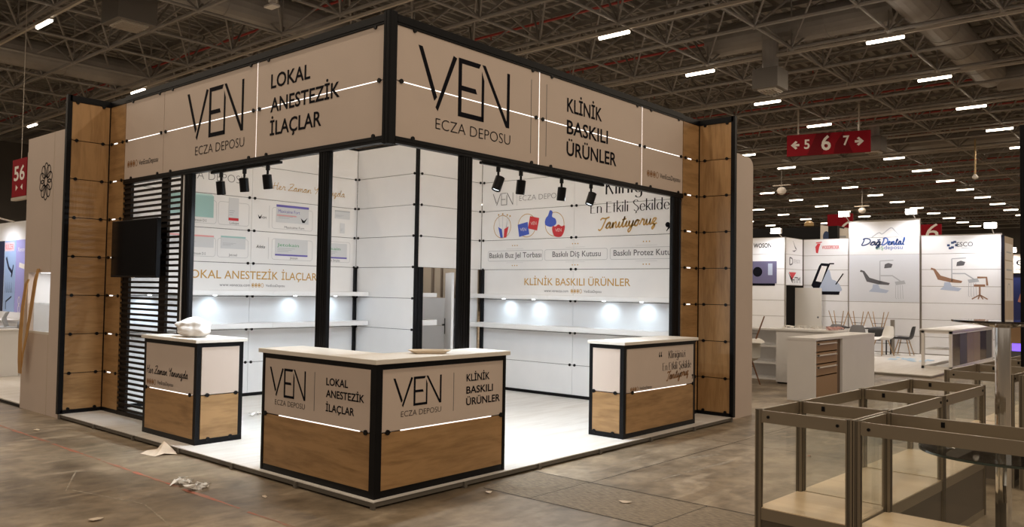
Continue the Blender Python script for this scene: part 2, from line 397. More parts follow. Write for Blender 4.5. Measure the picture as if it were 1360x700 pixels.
# grooved trench cover between the joints
TRENCH = mat('worn_trench_cover', (0.30, 0.235, 0.16), 0.75, noise=0.5, nscale=16, stretch=(4, 1, 1), bump=0.9)
strip((1.5,-.1),(1.5,-3.2), .78, TRENCH, 'floor_strip', 0.001)
REDPAINT = mat('faded_red_paint', (0.42, 0.13, 0.08), 0.6, noise=0.6, nscale=9, col2=(0.25, 0.17, 0.115))
for y0, y1 in ((6.0,4.45),(4.38,3.2),(3.15,1.7),(1.6,.75),(.62,-.4),(-.5,-1.6)):
    strip((-.67,y0),(-.66,y1), .034, REDPAINT, 'floor_marking', 0.0025, 0.5)
WHITEPAINT = mat('worn_white_paint', (0.40, 0.34, 0.26), 0.6, noise=0.4, nscale=20)
for a, b, w in [((2.3,-1.03),(2.75,-1.06),.02), ((2.85,-1.06),(3.7,-1.14),.025), ((3.05,-1.0),(3.2,-1.03),.02), ((3.5,-.75),(3.9,-.9),.03),
                ((-1.3,2.2),(-1.1,1.4),.014), ((-1.1,1.35),(-1.25,.6),.012), ((-1.0,2.9),(-1.35,2.2),.012)]:
    strip(a, b, w, WHITEPAINT, 'floor_marking', 0.002, 0.5)

BC, TC, RZ = 9.45, 11.1, 11.55        # bottom chords, top chords, roof sheet
MX, MY, X0, Y0 = 2.74, 2.92, 4.72, 2.45   # truss module
# corrugated roof sheet
g = G(); y = -26.0; p = 0.46; xs0, xs1 = -16, 100; ys = []
while y < 60: ys += [(y, 0), (y+.13, 0), (y+.16, .16), (y+.43, .16)]; y += p
vs = []
for yy, dz in ys: vs += [(xs0, yy, RZ+dz), (xs1, yy, RZ+dz)]
g.add(vs, [(2*i, 2*i+1, 2*i+3, 2*i+2) for i in range(len(ys)-1)])
ceiling = g.build('ceiling', ROOF, None); tag(ceiling, kind='structure')
NX0, NX1, NY0, NY1 = -4, 34, -5, 14
for i in range(NX0, NX1):
    x = X0 + MX*i; g = G(); far = x > 45
    sg = 4 if far else 6
    g.tube((x, Y0+MY*NY0, BC), (x, Y0+MY*NY1, BC), .06, sg)                 # bottom chord along Y
    g.tube((x+MX/2, Y0+MY*NY0, TC), (x+MX/2, Y0+MY*NY1, TC), .055, sg)      # top chord
    for j in range(NY0, NY1):
        yy = Y0 + MY*j
        for dx in (-.5, .5):
            for dy in (-.5, .5):
                g.tube((x, yy, BC), (x+dx*MX, yy+dy*MY, TC), .036, 4 if far else 5, caps=False)
        g.tube((x, yy, BC), (x+MX, yy, BC), .045, sg, caps=False)           # bottom chord along X
        g.tube((x-MX/2, yy+MY/2, TC), (x+MX/2, yy+MY/2, TC), .045, sg, caps=False)
        if not far:
            g.lathe((x, yy, BC-.09), [(.03,0),(.09,.05),(.09,.13),(.03,.18)], 8)
            g.tube((x+MX/2, yy, TC), (x+MX/2, yy+MY/2, RZ), .022, 4, caps=False)
            g.tube((x+MX/2, yy+MY, TC), (x+MX/2, yy+MY/2, RZ), .022, 4, caps=False)
            g.tube((x, yy, BC), (x, yy, TC), .028, 4, caps=False)
    g.build('roof_truss', STEEL, ceiling)
for i in range(NX0*2, NX1*2):   # purlins under the sheet
    x = X0 + MX/2*i + .3
    G().box(x-.04, x+.04, -26, 58, RZ-.16, RZ).build('purlin', STEEL, ceiling)
for i in range(-3, 22):         # sprinkler mains
    x = X0 + 1.2 + 2*MX*i if i < 6 else X0 + 1.2 + 2*MX*i
    g = G(); g.tube((x, -26, 10.55), (x, 58, 10.55), .045, 6)
    for k in range(-7, 16): g.tube((x, k*3.6, 10.55), (x, k*3.6, 10.38), .02, 4)
    g.build('sprinkler_pipe', REDPIPE, ceiling)
for i in range(-1, 8):
    x = X0 + 2.2 + 2*MX*i
    G().tube((x, -26, 10.0), (x, 58, 10.0), .03, 6).build('sprinkler_pipe', STEEL, ceiling)
# far walls of the hall
g = G().box(100, 100.4, -26, 60, FZ, 12).build('wall_back', mat('far_hall_wall', (0.13,0.115,0.10), 0.7, noise=0.3, nscale=.1), None); tag(g, kind='structure')
g = G().box(-30, 100, 60, 60.4, FZ, 12).build('wall_left', MATS['far_hall_wall'], None); tag(g, kind='structure')

# cable trays carrying the battens, and the battens
LX, LY, LZ = 5.46, 5.95, 9.12
def light_label(i, j):
    return 'lit fluorescent batten hanging in a row under the hall roof'
lamp_d = bpy.data.lights.new('batten_lamp', 'AREA'); lamp_d.shape = 'RECTANGLE'; lamp_d.size = 0.16; lamp_d.size_y = 1.05
lamp_d.energy = HALL_LAMP; lamp_d.color = (1.0, 0.82, 0.62)
for i in range(-2, 18):
    x = X0 + LX*i - (.25 if i > 2 else 0)
    g = G().box(x-.04, x+.04, -24, 56, LZ+.05, LZ+.13)
    for k in range(-8, 19): g.box(x-.012, x+.012, Y0+MY*k-.012, Y0+MY*k+.012, LZ+.1, BC)
    g.build('cable_tray', CONDUIT, ceiling)
proto = None
def ceiling_light(loc, lab):
    global proto
    if proto is None:
        proto = thing('ceiling_light', lab, 'ceiling light', (0,0,0), 'hall ceiling battens')
        G().box(-.07,.07,-.53,.53,.0,.05).build('housing', CONDUIT, proto, .006)
        G().lathe((0,-.52,-.03), [(.045,0),(.055,.01),(.055,1.03),(.045,1.04)], 10, (0,1,0)).build('tube', TUBE, proto)
        o = proto
    else: o = copy_tree(proto)
    o.location = loc; o['label'] = lab
    return o
for i in range(-2, 17):
    for j in range(-3, 9):
        x = X0 + LX*i - (.25 if i > 2 else 0); yy = 2.35 + LY*j + (.1 if j < 4 else -.3)
        if j == 3 and i == 0: yy = 20.75
        v = Vector((x, yy, LZ)) - cam_o.location; ang = math.atan2(v.y, v.x)
        seen = 0.0 < ang < 1.42 and v.x > 0
        lab = 'one of the many plain lit battens in rows across the hall roof'
        if (i, j) == (0, 3): lab = 'large lit batten with orange glow, first in the top left corner of the hall roof'
        if (i, j) == (1, 4): lab = 'lit batten just above the top edge of the beige sign with grey bronze lettering'
        if (i, j) == (2, 1): lab = 'nearest lit batten above the right header sign, over the letters of the black logo'
        if i == 1 and j < 4: continue
        if (i, j) == (1, 4): yy = 26.75
        if seen: ceiling_light((x, yy, LZ), lab)
        if (x < 42 and yy < 40) or (x < 90 and -8 < yy < 30):
            lo = bpy.data.objects.new('batten_lamp', lamp_d); lo.location = (x, yy, LZ-.1); COL.objects.link(lo)

t = thing('hanging_fixture', 'small pale lamp fixture hanging at the very top edge above the left header', 'lamp', (8.09,14.29,9.1))
G().box(7.95,8.2,14.1,14.5,9.1,9.16).build('plate', SIGNW, t, .01); G().lathe((8.09,14.29,9.2),[(.05,0),(.12,.04),(.12,.16),(.04,.2)],12).build('body', SIGNW, t); G().tube((8.09,14.29,9.38),(8.09,14.29,BC),.01,5).build('wire', CONDUIT, t)
for bx,by,bz,lab in ((40,13.526,7.373,'pale round dome hanging under the roof below the hanging number sign, nearer one'),(55,13.984,7.569,'pale round dome hanging under the roof above the tall mountain logo wall')):
    t = thing('hanging_dome', lab, 'dome', (bx,by,bz)); G().lathe((bx,by,bz-.2),[(.05,0),(.2,.08),(.26,.22),(.2,.36),(.06,.42)],16).build('dome', SIGNW, t)
    G().box(bx-.04,bx+.04,by-.5,by+.5,bz+.3,bz+.36).build('bar', CONDUIT, t); G().tube((bx,by,bz+.2),(bx,by,BC),.02,5).build('rod', STEEL, t)
# ducts, diffuser boxes, hanging things
def duct(name, lab, a, b, r, grp=None):
    t = thing(name, lab, 'air duct', a)
    a, b = Vector(a), Vector(b)
    G().tube(a, b, r, 20).build('duct_pipe', DUCTM, t, smooth=False)
    d = (b-a); n = int(d.length/2.8)
    for k in range(1, n+1):
        c = a + d*k/(n+1); e = d.normalized()*.04; G().tube(c-e, c+e, r*1.03, 20).build('duct_collar', DUCTM, t)
    return t
duct('air_duct', 'fat round grey duct crossing behind the trusses at upper left, beside the batten', (3.0,28.6,10.15), (34,28.6,10.15), .55)
duct('air_duct', 'wide round duct running along the top left edge of the roof', (6.0,17.6,10.2), (16,17.6,10.2), .55)
duct('air_duct', 'round duct running towards the far wall under the roof at upper right', (17.0,1.75,10.25), (31.5,1.75,10.25), .55)
duct('air_duct', 'round duct branch running left from the upper right duct, above the hanging box', (21.6,2.35,10.25), (21.6,8.4,10.25), .5)
duct('air_duct', 'long pale duct at far right where the upper right duct ends', (32.2,1.6,10.2), (32.2,-8,10.2), .5)
duct('air_duct', 'distant long duct seen beneath the number sign', (44,18,10.0), (44,-9,10.0), .5)
def diffuser(loc, s, lab):
    t = thing('air_diffuser', lab, 'air diffuser', loc); x, y, z = loc
    G().box(x-s,x+s,y-s,y+s,z,z+s*1.5).build('box', mat('grey_box', (0.15,0.135,0.12), .55), t, .01)
    G().tube((x,y,z+s*1.5),(x,y,9.74),s*.6,14).build('neck', DUCTM, t)
    g = G(); g.box(x-s*.7,x+s*.7,y-s*.7,y+s*.7,z-.05,z)
    for k in range(6): g.box(x-s*.65,x+s*.65,y-s*.6+k*s*.22,y-s*.56+k*s*.22,z-.09,z-.04)
    g.build('grille', CONDUIT, t)
diffuser((20.9,5.95,8.15), .42, 'grey box diffuser hanging from the branch duct, above the wood clad wing wall')
diffuser((6.2,18.6,9.0), .55, 'big grey box diffuser with pale grille at the upper left of the roof')
diffuser((36,7.4,8.4), .45, 'distant grey box diffuser in the roof above the red number sign')

# hanging number sign
def rot_frame(o, u, n):
    o, u, n = Vector(o), Vector(u).normalized(), Vector(n).normalized()
    return lambda a, z, k=0.0: tuple(o + u*a + Vector((0,0,z)) + n*k)
t = thing('hanging_sign', 'long red hanging sign reading 5 6 7 with arrows', 'sign', (30.4,7.5,7.58))
u = Vector((.75,-3.15,0)).normalized(); fr0 = rot_frame((30,9.13,7.55), u, (u.y, -u.x, 0)); fr = lambda a, z, k=0.0: fr0(a*1.5, z*1.4, k*1.4)
W = 2.2
G().fbox(fr,0,W,0,.64,-.12,0).build('board', RED, t)
g = G(); g.prism(fr, [(.55,.0),(.95,.0),(1.2,.64),(.8,.64)],0,.003); g.prism(fr,[(1.25,0),(1.75,0),(1.5,.64),(1.3,.3)],0,.003)
g.build('shade_pattern', REDD, t)
for ch,a,b,w_,h_ in (('5',.47,.2,.15,.27),('6',.93,.13,.25,.42),('7',1.50,.24,.16,.27)): text(G(),ch,fr,a,b,w_,h_,.006,.02).build('numeral', SIGNW, t)
for s, c in ((-1,.24),(1,1.90)):
    g = G(); g.fbox(fr, c-.1, c+.1, .29, .36, 0, .006)
    for q in (1,-1): g.prism(fr, [(c+s*.13,.325),(c+s*.0,.325+q*.13),(c-s*.05,.325+q*.09),(c+s*.05,.325)][::(1 if s*q>0 else -1)],0,.006)
    g.build('arrow', SIGNW, t)
for a in (.3, 1.9):
    p = fr(a,.64,-.06); G().tube(p,(p[0],p[1],BC+.1),.04,6).build('hanger', CONDUIT, t)
t = thing('hanging_sign', 'square red hanging sign reading 5 6 behind the beige wall at left', 'sign', (3.9,19.8,3.9))
fr = FX(3.9)
G().fbox(fr,-20.3,-19.25,3.95,4.98,-.1,0).build('board', RED, t)
text(G(),'5',fr,-20.16,4.4,.36,.38,.004,.02).build('numeral', SIGNW, t); text(G(),'6',fr,-19.74,4.4,.38,.38,.004,.02).build('numeral', SIGNW, t)
G().prism(fr,[(-20.0,4.12),(-19.85,4.2),(-20.0,4.28)],0,.004).build('arrow', SIGNW, t); G().prism(fr,[(-19.5,4.12),(-19.5,4.28),(-19.65,4.2)],0,.004).build('arrow', SIGNW, t)
G().fbox(fr,-20.32,-19.2,3.86,3.94,-.12,.01).fbox(fr,-19.24,-19.0,3.9,5.1,-.2,-.02).build('edge_frame', CONDUIT, t)
p = fr(-19.8,4.98,-.05); G().tube(p,(p[0],p[1],BC),.008,5).build('hanger', CONDUIT, t)
t = thing('hanging_rod', 'thin brass rod hanging from the roof with a sensor at its tip', 'rod', (41.255,4.218,7.582))
G().tube((41.255,4.218,7.582+.1),(41.255,4.218,BC),.04,8).build('rod', mat('brass_rod',(.45,.32,.16),.4,.4), t)
G().lathe((41.255,4.218,7.582-.12),[(.03,0),(.13,.06),(.13,.14),(.05,.25)],12).build('sensor', WHITEP, t)

# ------------------------------------------------------------------ the corner stand
t = thing('stand_platform', 'low white laminate stand floor with grey metal edge under the corner booth', 'platform', (3,3,FZ))
G().box(0.0,6.05,0.0,6.05,-.007,0).build('deck', DECK, t)
g = G(); g.box(.021,6.0,.006,.02,-.044,-.008); g.box(.006,.02,.006,6.0,-.044,-.008); g.box(6.0,6.04,.005,6.05,-.05,-.013); g.box(.005,6.04,6.0,6.05,-.05,-.013)
g.build('edge_rail', RAIL, t)
G().box(.05,6.0,.05,6.0,FZ+.001,-.013).build('plinth', BLACKP, t)
g_done = False
for k in range(0, 7):
    for a in ((k,0),(0,k)):
        if k == 0 and a is not None and g_done: continue
        g_done = True
        x, y = a
        if y == 0: g = G().box(x-.018+ (.015 if x==0 else 0),x+.018,-.012,.03,FZ+.001,-.008)
        else: g = G().box(-.012,.03,y-.018,y+.018,FZ+.001,-.008)
        g.build('foot_bracket', RAIL, t)

def frame_bar(g, fr, u0, u1, z0, z1, n0=-.05, n1=.008): g.fbox(fr, u0, u1, z0, z1, n0, n1)

def wing(loc, fr, u_in, u_out, lab, outer_sign, grain):
    """oak clad wing wall: outer post, top and bottom bars, eight panels"""
    t = thing('wing_wall', lab, 'wing wall', loc)
    a, b = sorted((u_in, u_out))
    g = G(); frame_bar(g, fr, u_out-.028, u_out+.028, 0, 3.975); frame_bar(g, fr, a, b, 3.90, 3.972); frame_bar(g, fr, a, b, 0.0, .042)
    g.fbox(fr, a, b, .04, 3.9, -.05, -.022)
    g.build('frame', BLACK, t)
    for k in range(8):
        G().fbox(fr, a+.012+(.02 if a==u_out else 0), b-.012-(.02 if b==u_out else 0), max(zn(k),.042)+.005, zn(k+1)-.004, -.022, 0).build('wood_panel', WOODV if k in grain else WOODH, t)
    for k in range(1, 8):
        for uu in (a+.09, b-.09): connector(fr, uu, zn(k), t)
    for zz in (.055, 3.89):
        for uu in (a+.09, b-.09): connector(fr, uu, zz, t, horizontal=False)
    return t
wing((6,.25,0), FX(6), -.5, 0.0, 'oak clad wing wall at the right end of the stand, edged in black', 1, range(8))
wing((.25,6,0), FY(6), .5, 0.0, 'oak clad wing wall at the left end of the stand, next to the beige wall', -1, (5,6,7))
def infill(loc, fr, u0, u1, lab, grain):
    t = thing('corner_strip', lab, 'wood strip', loc)
    G().fbox(fr,u0,u1,0,.042,-.05,.006).fbox(fr,u0,u1,3.90,3.972,-.05,.006).fbox(fr,u0,u1,.04,3.9,-.05,-.022).build('frame', BLACK, t)
    for k in range(8): G().fbox(fr,u0+.004,u1-.004,max(zn(k),.042)+.005,zn(k+1)-.004,-.022,0).build('wood_panel', WOODV if k in grain else WOODH, t)
    for k in range(1,8):
        for uu in (u0+.06,u1-.06): connector(fr,uu,zn(k),t)
        G().fbox(fr,u0+.13,u0+.22,zn(k)-.007,zn(k)+.007,-.004,.003).build('light_slit', GLOW, t)  # seam dash made to glow, no lamp behind it
    return t
def infill_back(t_, x0, x1, y0, y1): (G().box(x0,x1,y0,y1,.01,3.93).box(*((.478,.56,6.004,6.05) if x0 < 1 else (6.004,6.05,.478,.56)),.01,3.93)).build('corner_leak_block', BLACK, t_)  # unseen boxes added to block light leaking through the corner joint
ti = infill((5.78,.5,0), FY(.5), 5.56, 5.995, 'narrow oak strip beside the right wing wall, with bright slits', ()); infill_back(ti, 5.94, 6.06, .53, .57)
ti = infill((.5,5.78,0), FX(.5), -5.995, -5.56, 'narrow oak strip between the left wing wall and the slatted screen', ()); infill_back(ti, .53, .57, 5.94, 6.06)

# header fascia
ZB, ZM, ZT = zn(6), zn(7), zn(8)
def fascia(fr, cells, loc, lab, ends):
    t = thing('header_fascia', lab, 'header sign', loc)
    a, b = ends
    g = G(); frame_bar(g, fr, a, b, ZT, ZT+.088, -.06, .01); frame_bar(g, fr, a, b, ZB-.06, ZB, -.05, .01)
    g.fbox(fr, a, b, ZT+.02, ZT+.026, .01, .016); g.fbox(fr, a, b, ZB-.034, ZB-.028, .01, .016)
    g.build('frame', BLACK, t)
    g = G(); g.fbox(fr, a, b, ZB-.055, ZB-.03, -.068, -.05); g.fbox(fr, a, b, ZB-.03, ZT, -.068, -.055)
    g.build('inner_lining', WHITE, t)
    for u0, u1 in cells:
        for z0, z1 in ((ZB,ZM),(ZM,ZT)):
            G().fbox(fr, u0+.006, u1-.006, z0+(.005 if z0==ZM else .003), z1-(.005 if z1==ZM else .003), -.02, 0).build('panel', BEIGE, t)
        G().fbox(fr, u0+.06, u1-.06, ZM-.0045, ZM+.0045, -.02, -.004).build('leak_glow', GLOW, t)  # glowing strip imitates interior light leaking through the panel gap
        for uu in (u0+.055, u1-.055): connector(fr, uu, ZM, t)
        for uu in (u0+.2, u1-.12):
            connector(fr, uu, ZB+.006, t, horizontal=False); connector(fr, uu, ZT-.006, t, horizontal=False)
    return t
frR, frL = FY(.5), FX(.5)
tR = fascia(frR, [(.575,2.535),(2.535,4.545),(4.545,5.555)], (3,.5,2.87), 'beige header sign on the right face of the stand, reading klinik baskili urunler', (.572,5.56))
G().fbox(frR,2.532,2.538,ZB,ZT,-.02,-.003).fbox(frR,4.542,4.548,ZB,ZT,-.02,-.003).build('leak_glow', GLOW, tR)  # leaking light of the vertical gaps, made as glowing strips
tL = fascia(frL, [(-5.555,-4.54),(-4.54,-2.555),(-2.555,-.575)], (.5,3,2.87), 'beige header sign on the left face of the stand, reading lokal anestezik ilaclar', (-5.56,-.572))
G().fbox(frL,-2.558,-2.552,ZB,ZT,-.02,-.003).build('leak_glow', GLOW, tL)  # vertical gap glows for leaking light, too
g = ven_logo(G(), frR, .826, 3.231, 1.235, .55); g.build('logo', INK, tR)
g = text(G(), 'ECZA DEPOSU', frR, 1.05, 3.066, 1.03, .10, off=-.012); g.build('lettering', GREYINK if False else INK, tR)
G().fbox(frR,2.398,2.404,3.03,3.795,0,.002).fbox(frR,2.652,2.658,3.03,3.795,0,.002).build('divider_line', GREYINK, tR)
for s, z, w in (('KLİNİK',3.572,.665),('BASKILI',3.332,.79),('ÜRÜNLER',3.096,.97)): text(g := G(), s, frR, 3.012, z, w, .147, off=.016).build('lettering', INK, tR)
social(G(), frR, 4.66, 3.06, .29, .075).build('social_icons', BROWNINK, tR)
text(G(), 'VenEczaDeposu', frR, 4.975, 3.07, .51, .06).build('lettering', INK, tR)
g = ven_logo(G(), frL, -3.995, 3.235, 1.19, .545); g.build('logo', INK, tL)
text(G(), 'ECZA DEPOSU', frL, -3.785, 3.064, 1.01, .098, off=-.012).build('lettering', INK, tL)
for s, z, w in (('LOKAL',3.595,.66),('ANESTEZİK',3.355,1.12),('İLAÇLAR',3.122,.85)): text(G(), s, frL, -2.305, z, w, .137, off=.016).build('lettering', INK, tL)
social(G(), frL, -5.473, 3.075, .29, .075).build('social_icons', BROWNINK, tL)
text(G(), 'VenEczaDeposu', frL, -5.16, 3.08, .5, .06).build('lettering', INK, tL)

def profile_post(name, lab, cx, cy, wx, wy, z0, z1, mat_=BLACK):
    g = G()
    r = .012
    pts = [(-wx/2,-wy/2+r),(-wx/2+r,-wy/2),(wx/2-r,-wy/2),(wx/2,-wy/2+r),(wx/2,wy/2-r),(wx/2-r,wy/2),(-wx/2+r,wy/2),(-wx/2,wy/2-r)]
    n = len(pts)
    g.add([(cx+a,cy+b,z0) for a,b in pts]+[(cx+a,cy+b,z1) for a,b in pts], [tuple(reversed(range(n))),tuple(range(n,2*n))]+[(i,(i+1)%n,n+(i+1)%n,n+i) for i in range(n)])
    # raised ribs that make the grooves of the extrusion
    if wx > wy:
        for k in (-.30,-.12,.12,.30): g.box(cx+k*wx-.006,cx+k*wx+.006,cy-wy/2-.004,cy+wy/2+.004,z0,z1)
    else:
        for k in (-.30,-.12,.12,.30): g.box(cx-wx/2-.004,cx+wx/2+.004,cy+k*wy-.006,cy+k*wy+.006,z0,z1)
    o = g.build(name, mat_, None, origin=(cx,cy,z0)); tag(o, lab, 'post'); return o
profile_post('corner_post', 'short black post joining both header signs at the corner', .525, .525, .09, .09, ZB-.075, ZT+.1)
profile_post('upright_post', 'thick black upright behind the front counter, left of the white store room', .53, 1.41, .06, .16, 0, ZB-.06)
profile_post('upright_post', 'thick black upright right of the open store room doorway, behind the front counter', 1.475, .53, .16, .06, 0, ZB-.06)
profile_post('upright_post', 'black upright at the edge of the slatted screen, behind the counter with a bag', .53, 3.93, .06, .16, 0, ZB-.06)
profile_post('upright_post', 'black upright next to the oak strip, behind the counter with the quotation', 5.41, .53, .17, .06, 0, ZB-.06)

# slatted screen
t = thing('slatted_screen', 'dark slatted screen behind the television at the left of the stand', 'screen', (.5,4.8,0))
g = G()
z = .06
while z < 2.85:
    g.box(.5,.522,4.06,5.56,z,z+.027); z += .0655
g.build('slats', SLATM, t)
g = G(); g.box(.525,.56,5.40,5.56,0,2.87); g.box(.525,.56,4.44,4.60,0,2.87); g.box(.49,.56,4.04,4.075,0,2.87); g.box(.49,.56,4.04,5.56,0,.05)
g.build('support_frame', SLATM, t)
G().box(.50,.55,4.012,4.038,.05,2.87).build('white_edge', WHITE, t)

# television
t = thing('television', 'black flat screen television hung on the slatted screen', 'television', (.36,4.85,1.7))
G().box(.335,.385,4.29,5.47,1.70,2.385).build('casing', BLACKP, t, .006)
G().box(.332,.3345,4.305,5.455,1.722,2.372).build('screen', mat('tv_screen',(.003,.003,.004),.15,spec=0.25), t)
g = G(); g.box(.385,.47,4.7,4.76,1.85,2.25); g.box(.385,.47,4.98,5.04,1.85,2.25); g.box(.46,.499,4.5,5.2,1.95,2.15)
g.build('wall_bracket', BLACK, t)
G().box(.331,.345,4.83,4.9,1.690,1.70).build('power_lamp', WHITEP, t)

# interior walls
def wall_panels(fr, loc, lab, us, rows, bottom=True, back=True):
    t = thing('display_wall', lab, 'display wall', loc)
    a, b = us[0], us[-1]
    z0 = zn(rows[0]) if rows[0] else 0; z1 = zn(rows[-1]+1)
    g = G(); g.fbox(fr, a, b, z0, z1, -.045, -.02)
    if bottom: g.fbox(fr, a, b, 0, .045, -.045, .006)
    g.fbox(fr, a, b, z1-.002, z1+.03, -.045, .004)
    g.build('frame', BLACK, t)
    for u0, u1 in zip(us, us[1:]):
        for k in rows:
            G().fbox(fr, u0+.0025, u1-.0025, max(zn(k),.045 if bottom else 0)+.003, zn(k+1)-.0045, -.02, 0).build('panel', WHITE, t)
    for k in rows[1:]:
        for u0, u1 in zip(us, us[1:]):
            for uu in (u0+.045, u1-.045): connector(fr, uu, zn(k), t, horizontal=False)
    return t
XS = 4.53
fB, fS, fF, fR = FY(6), FX(XS), FY(XS), FX(6)
wl = wall_panels(fB, (2.5,6,0), 'white back wall printed with medicine boxes, behind the left opening', [.56,2.575,XS], range(8))
ws = wall_panels(fS, (XS,5.3,0), 'plain white side wall of the store room facing left', [-5.995,-XS-.02], range(8), bottom=True)
wf = wall_panels(fF, (5.3,XS,1.95), 'plain white front wall above the store room doorway', [XS+.045,5.995], range(4,8), bottom=False)
wr = wall_panels(fR, (6,2.5,0), 'white wall printed with klinik baskili urunler in gold, behind the right opening', [-XS+.005,-2.60,-.56], range(8))
profile_post('upright_post', 'slim black upright at the outer corner of the store room', XS, XS, .045, .045, 0, 3.93)
g = profile_post('upright_post', 'black door post at the left of the store room doorway, below the slim upright', XS+.10, XS+.005, .10, .05, 0, zn(4))
profile_post('upright_post', 'black strip in the inner corner where the printed back wall meets the store room', XS-.035, 5.97, .05, .04, 0.045, zn(4))
profile_post('upright_post', 'black strip in the inner corner beside the gold lettered wall', 5.975, XS-.06, .04, .06, 0.045, zn(4))
t = thing('door_jamb_panel', 'narrow white panel right of the store room doorway', 'panel', (5.75,XS,0))
for k in range(4): G().fbox(fF,5.56,5.92,zn(k)+.003,zn(k+1)-.003,-.03,0).build('panel', WHITE, t)
G().fbox(fF,5.5,5.56,0,zn(4),-.045,.004).build('frame', BLACK, t)
# store room inside
t = thing('store_partition', 'low white partition inside the store room with tan board above', 'partition', (5.98,5.3,0))
for k in range(3): G().fbox(FX(5.95),-5.98,-4.60,zn(k)+.003,zn(k+1)-.003,-.02,0).build('panel', WHITE, t)
G().box(5.972,6.0,4.58,6.0,0,3.9).build('tan_board', TAN, t)
G().box(4.6,5.96,5.97,6.0,0,3.9).build('rear_board', TAN, t)
g = G().box(5.93,5.97,5.62,5.66,1.48,3.2).build('upright', mat('dark_tan',(.2,.15,.11),.6), t); G().box(5.93,5.97,5.40,5.43,1.48,3.2).build('upright', MATS['dark_tan'], t)
t = thing('store_door', 'white door standing ajar inside the store room doorway', 'door', (5.44,4.6,0))
a = Vector((5.44,4.60,0)); d = Vector((math.cos(math.radians(53)),math.sin(math.radians(53)),0)); n = Vector((-d.y,d.x,0))
def obox(g, o, d, n, l0, l1, w0, w1, z0, z1):
    P = [o+d*l+n*w for l, w in ((l0,w0),(l1,w0),(l1,w1),(l0,w1))]
    return g.add([(p.x,p.y,z0) for p in P]+[(p.x,p.y,z1) for p in P], [(3,2,1,0),(4,5,6,7),(0,1,5,4),(1,2,6,5),(2,3,7,6),(3,0,4,7)])
obox(G(), a, d, n, 0, .80, 0, .04, .02, zn(4)-.06).build('leaf', WHITE, t)
g = G(); obox(g, a, d, n, .72, .76, .04, .05, .85, 1.12); obox(g, a, d, n, .62, .75, .08, .095, 1.0, 1.02); obox(g, a, d, n, .73, .75, .05, .09, 1.0, 1.02)
g.build('handle', BLACKP, t)

ld = bpy.data.lights.new('added_store_lamp','AREA'); ld.energy = 14; ld.size = .25; lo = bpy.data.objects.new('added_store_lamp', ld); lo.location = (5.2,5.3,2.85); COL.objects.link(lo)  # lamp added to brighten the partition in the store room
lt = thing('added_store_light', 'small square light added inside the store room to brighten its partition', 'light', (5.2,5.3,2.87)); G().box(5.06,5.34,5.16,5.44,2.87,2.90).build('housing', WHITEP, lt); G().box(5.19,5.21,5.44,5.99,2.88,2.9).build('arm', CONDUIT, lt)  # made-up fixture to carry the added lamp
# shelves with small downlights
def shelf(name, lab, x0, x1, y0, y1, z0, z1, joints, lights, under):
    t = thing(name, lab, 'shelf', ((x0+x1)/2,(y0+y1)/2,z0))
    cuts = sorted([(y0 if y1-y0 > x1-x0 else x0)] + joints + [(y1 if y1-y0 > x1-x0 else x1)])
    for c0, c1 in zip(cuts, cuts[1:]):
        if y1-y0 > x1-x0: G().box(x0,x1,c0+.001,c1-.001,z0,z1).build('board', WHITE, t, .003)
        else: G().box(c0+.001,c1-.001,y0,y1,z0,z1).build('board', WHITE, t, .003)
    for lx, ly in lights:
        G().lathe((lx,ly,z0-.012), [(.022,0),(.026,.004),(.026,.012)], 14).build('downlight', LEDDOT, t)
        ld = bpy.data.lights.new('shelf_lamp','SPOT'); ld.energy = SHELF_LED; ld.spot_size = 2.2; ld.spot_blend = 1; ld.shadow_soft_size = .02; ld.color = (.70,.88,1)
        lo = bpy.data.objects.new('shelf_lamp', ld); lo.location = (lx,ly,z0-.02); COL.objects.link(lo)
        v = Vector(under) - Vector((0,0,1)); lo.rotation_euler = v.to_track_quat('-Z','Y').to_euler()
    return t
shelf('wall_shelf', 'upper white shelf along the gold lettered wall, with four downlights', 5.66,5.995, .56,4.46, 1.487,1.552, [2.83], [(5.83,3.86),(5.83,3.24),(5.83,1.92),(5.83,1.28)], (.6,0,0))
shelf('wall_shelf', 'lower white shelf along the gold lettered wall', 5.66,5.995, .56,4.46, 1.018,1.085, [2.83], [], (0,0,0))
shelf('wall_shelf', 'upper white shelf under the printed medicine boxes, with downlights', .56,4.49, 5.60,5.995, 1.487,1.552, [2.72], [(1.0,5.83),(1.93,5.83),(3.25,5.83),(4.0,5.83)], (0,.6,0))
shelf('wall_shelf', 'lower white shelf under the printed medicine boxes', .56,4.49, 5.60,5.995, 1.018,1.085, [2.72], [], (0,0,0))
shelf('store_shelf', 'upper short shelf just inside the store room doorway', 4.67,5.02, 4.56,5.9, 1.49,1.555, [], [], (0,0,0))
shelf('store_shelf', 'lower short shelf just inside the store room doorway', 4.67,5.03, 4.56,5.9, 1.045,1.13, [], [], (0,0,0))

